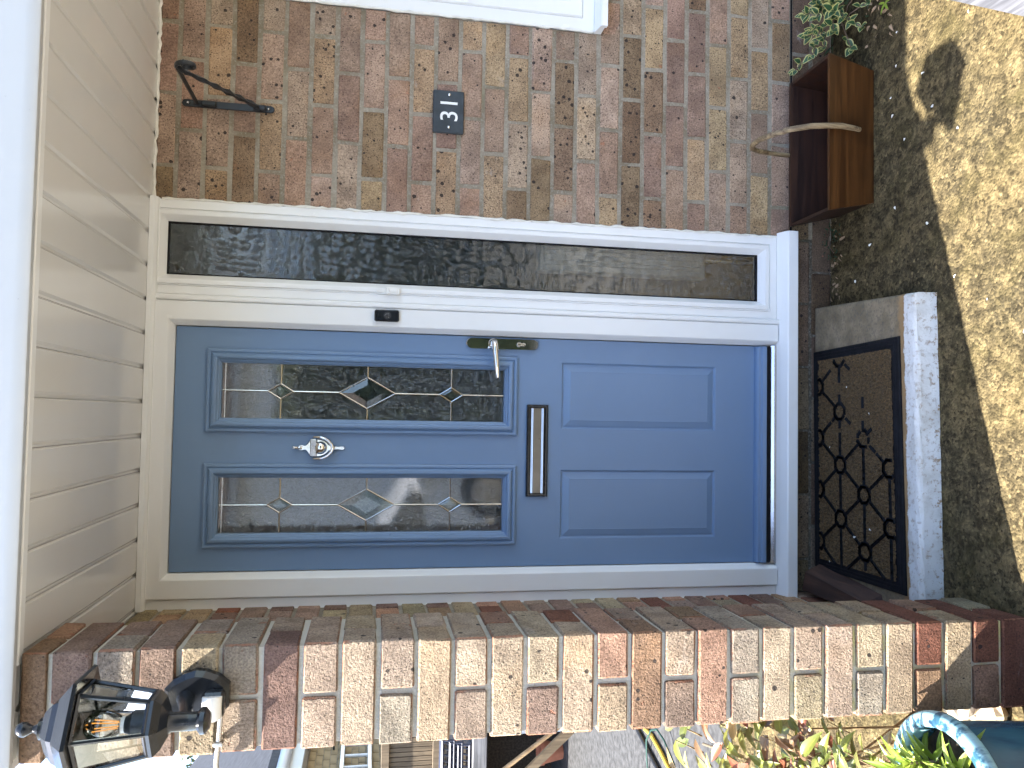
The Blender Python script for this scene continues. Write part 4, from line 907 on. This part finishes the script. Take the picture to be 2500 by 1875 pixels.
part('side_panel', MB().box(-4.12, -4.06, 3.45, 4.1, 0, .67), 'redwood', ls)
part('post', MB().box(-2.74, -2.68, 3.45, 3.52, 0, .672), 'redwood', ls)
part('roof_board', MB().box(-4.1, -2.6, 3.63, 4.12, .70, .74), 'redwood', ls)
solo('broom_pole', MB().tube([(-2.80, 3.28, .05), (-3.35, 3.22, .90)], .016, 10), 'tan', 'tan wooden pole leaning on the log store', 'pole', (-3.0, 3.25, 0), True)
solo('old_plank', MB().hexa([(-3.35, 3.28, .52), (-3.35, 3.31, .52), (-2.92, 3.31, .03), (-2.92, 3.28, .03)], [(-3.35, 3.28, .60), (-3.35, 3.31, .60), (-2.90, 3.31, .11), (-2.90, 3.28, .11)]), 'palewood', 'short weathered plank propped below the tan pole', 'plank', (-3.1, 3.3, 0))
solo('concrete_block', MB().box(-3.06, -2.86, 3.66, 3.86, 0, .40, .006), 'render', 'pale grey concrete block inside the dark log store', 'block', (-2.96, 3.76, 0))
solo('terracotta_pot', MB().lathe([(.06, 0), (.09, .16), (.10, .16), (.10, .20), (.085, .20), (.08, .17)], (-3.25, 3.75, 0), 20), 'terracotta', 'terracotta pot in the shade of the log store', 'pot', (-3.25, 3.75, 0), True)
trays = thing('plastic_trays', 'stack of dark blue plastic trays on the grey plank', 'trays', (-3.15, 3.55, .785))
for k in range(3):
    z0 = .790+.06*k; m = MB(); xo = .02*k
    m.ring(-3.30+xo, -3.02+xo, z0, z0+.11, [(0, 3.45), (.012, 3.44), (.022, 3.45), (.022, 3.60), (0, 3.60), (0, 3.45)])
    for j in range(6): m.tube([(-3.29+xo+.045*j, 3.455, z0+.012), (-3.27+xo+.045*j, 3.455, z0+.10)], .006, 6)
    part('tray', m, 'plastic', trays)
fe = thing('slatted_gate', 'pale timber gate of narrow upright slats across side passage', 'gate', (-3.6, 4.6, 0))
sl_me = mesh('slat', MB().box(-.0185, .0185, -.01, .01, .06, 1.385, .002), 'palewood')
x = -4.15
while x < -2.95: inst('slat', sl_me, fe, (x, 4.62, 0)); x += .0415
for z_ in (1.40, .945, .30): part('rail', MB().box(-4.18, -2.93, 4.565, 4.609, z_-.035, z_+.035, .003), 'palewood', fe)
nb = thing('neighbour_house', 'buff brick neighbouring house beyond the slatted gate', 'house', (-6.2, 7.6, 0))
NX = -4.2
part('wall', MB().box(-8.2, NX-.004, 4.9, 10.5, 0, 2.16), 'mortar', nb)
fm = brick_mesh(.215, .06, .0687, 'farbrick', 0)
for c_ in range(29):
    y = 4.95+(.1125 if c_ % 2 else 0)
    while y < 7.6:
        o = inst('brick', fm, nb, (NX-.026, y+.1075, .04+CH*c_*.935), (0, 0, math.pi/2)) if c_ > 11 else None; y += .225
    
part('soffit', MB().box(-8.4, NX+.26, 4.7, 10.7, 2.163, 2.19), 'fascia', nb)
part('fascia', MB().box(NX+.262, NX+.285, 4.7, 10.7, 2.165, 2.36), 'fascia', nb)
gt = part('gutter', MB().tube([(NX+.35, 4.7, 2.33), (NX+.35, 10.7, 2.33)], .055, 12), 'fascia', nb, True)
part('downpipe', MB().tube([(NX+.34, 6.55, 2.29), (NX+.30, 6.55, 2.20), (NX+.06, 6.55, 2.05), (NX+.045, 6.55, 1.98), (NX+.045, 6.55, 0)], .034, 12), 'fascia', gt, True)
part('roof', MB().hexa([(NX+.36, 4.6, 2.38), (NX+.36, 10.8, 2.38), (-6.2, 10.8, 4.2), (-6.2, 4.6, 4.2)], [(NX+.36, 4.6, 2.46), (NX+.36, 10.8, 2.46), (-6.2, 10.8, 4.28), (-6.2, 4.6, 4.28)]), 'roof', nb)
part('soffit_vent', MB().lathe([(.05, 0), (.05, .006), (.03, .008)], (NX+.13, 6.15, 2.155), 16), 'brushed', nb)
ld = thing('ladder', 'aluminium ladder hung sideways on the buff brick wall', 'ladder', (NX+.1, 5.9, 1.66))
for z_ in (1.80, 1.52): part('rail', MB().box(NX+.05, NX+.11, 4.95, 6.38, z_-.022, z_+.022, .004), 'alu', ld)
for k in range(5): part('rung', MB().tube([(NX+.08, 6.22-.27*k, 1.54), (NX+.08, 6.22-.27*k, 1.78)], .017, 10), 'white', ld, True)
part('hook', MB().tube([(NX+.01, 6.30, 1.90), (NX+.10, 6.30, 1.91), (NX+.125, 6.30, 1.86), (NX+.12, 6.30, 1.78)], .012, 8), 'black', ld, True)
te = thing('tree', 'bare twigged tree with few leaves against the sky', 'tree', (-5.6, 12.5, 0))
tg = random.Random(4); sm = MB().tube([(-5.6, 12.5, 0), (-5.65, 12.5, 2.2), (-5.9, 12.6, 3.4)], [.12, .09, .05], 10)
tips = []
for k in range(16):
    e = Vector((tg.uniform(-7.2, -5.2), 12.5+tg.uniform(-.6, .6), tg.uniform(3.3, 4.9))); s0 = Vector((-5.65, 12.5, 2.0+.08*k)); md = s0.lerp(e, .5)+Vector((tg.uniform(-.2, .2), 0, .25))
    sm.tube([s0, md, e], [.03, .018, .006], 6); tips += [e, md.lerp(e, .6), md.lerp(e, .8)]
part('trunk', sm, 'stem', te)
cr_ = MB()
for e in tips:
    for q in range(7):
        p = e+Vector((tg.uniform(-.16, .16), tg.uniform(-.16, .16), tg.uniform(-.16, .16))); a = Vector((tg.uniform(-1, 1), tg.uniform(-1, 1), tg.uniform(-1, 1))).normalized()*.05; b = a.orthogonal().normalized()*.028
        cr_.add([p-a, p+b, p+a, p-b], [(0, 1, 2, 3)])
part('crown', cr_, plain('tree_leaf', (.05, .075, .03), .7), te)

# ------------------------------------------------------------------ what the glass and chrome reflect, behind the camera
hg = thing('hedge', 'clipped green hedge along the front of the plot', 'hedge', (1.8, -5.4, 0))
hm = MB(); hr = random.Random(3)
for k in range(9000):
    x_ = hr.uniform(-.85, 4.6); z_ = hr.uniform(.05, 2.4); y_ = -4.9+hr.gauss(0, .05) if hr.random() < .7 else hr.uniform(-5.9, -4.9)
    if y_ < -4.95 and hr.random() < .5: z_ = 2.4+hr.gauss(0, .05)
    p = Vector((x_, y_, z_)); a = Vector((hr.uniform(-1, 1), hr.uniform(-1, 1), hr.uniform(-1, 1))).normalized()*.045; b = a.orthogonal().normalized()*.026
    hm.add([p-a, p+b, p+a, p-b], [(0, 1, 2, 3)])
o = part('foliage', hm, plain('hedge_leaf', (.085, .11, .045), .5, 0, .5, 8), hg); o['kind'] = 'stuff'
part('core', MB().box(-.75, 4.5, -5.8, -5.0, 0, 2.3), plain('hedge_core', (.012, .018, .008), .9), hg)
oh = thing('opposite_house', 'grey rendered house across the road reflected in the door glass', 'house', (-3, -17, 0))
part('wall', MB().box(-10, 3, -20, -16, 0, 4.6), 'render', oh)
part('roof', MB().hexa([(-10.4, -15.6, 4.6), (3.4, -15.6, 4.6), (3.4, -18, 6.6), (-10.4, -18, 6.6)], [(-10.4, -15.6, 4.75), (3.4, -15.6, 4.75), (3.4, -18, 6.8), (-10.4, -18, 6.8)]), plain('brown_roof', (.13, .10, .08), .9, 0, .4, 6, 1, 20), oh)
part('gutter', MB().box(-10.4, 3.4, -15.6, -15.48, 4.45, 4.6), 'fascia', oh)
for x_ in (-6.5, -1.0):
    f_ = part('window', MB().ring(x_, x_+2, 1.1, 2.5, [(0, -15.99), (.0, -15.95), (.08, -15.95), (.08, -16.0)]), 'pvc', oh)
    part('pane', MB().box(x_+.08, x_+1.92, -15.999, -15.985, 1.18, 2.42), 'gloss', f_)
cr = thing('parked_car', 'white car parked on the drive behind the photographer', 'car', (-2.6, -6.6, 0))
prof = [(-4.6, .30), (-4.65, .62), (-4.3, .86), (-3.7, .95), (-3.05, 1.42), (-1.75, 1.46), (-1.0, 1.02), (-.55, .92), (-.5, .32)]
cmesh = MB().prism(prof, -5.9, -7.5, 'y', .05)
part('body', cmesh, 'car', cr, 30)
part('side_window', MB().prism([(-3.55, .97), (-3.0, 1.36), (-1.8, 1.40), (-1.15, 1.02)], -5.885, -5.92, 'y'), 'brushed', cr)
for x_ in (-3.8, -1.35):
    wh = part('wheel', MB().prism([(x_+.31*math.cos(2*math.pi*k/24), .31+.31*math.sin(2*math.pi*k/24)) for k in range(24)], -5.88, -6.1, 'y', .03), 'rubber', cr, 30)
    part('rim', MB().prism([(x_+.19*math.cos(2*math.pi*k/20), .31+.19*math.sin(2*math.pi*k/20)) for k in range(20)], -5.865, -5.9, 'y', .02), 'brushed', wh)
part('door_mirror', MB().box(-1.35, -1.15, -5.9, -5.72, .98, 1.12, .03), 'car', cr)
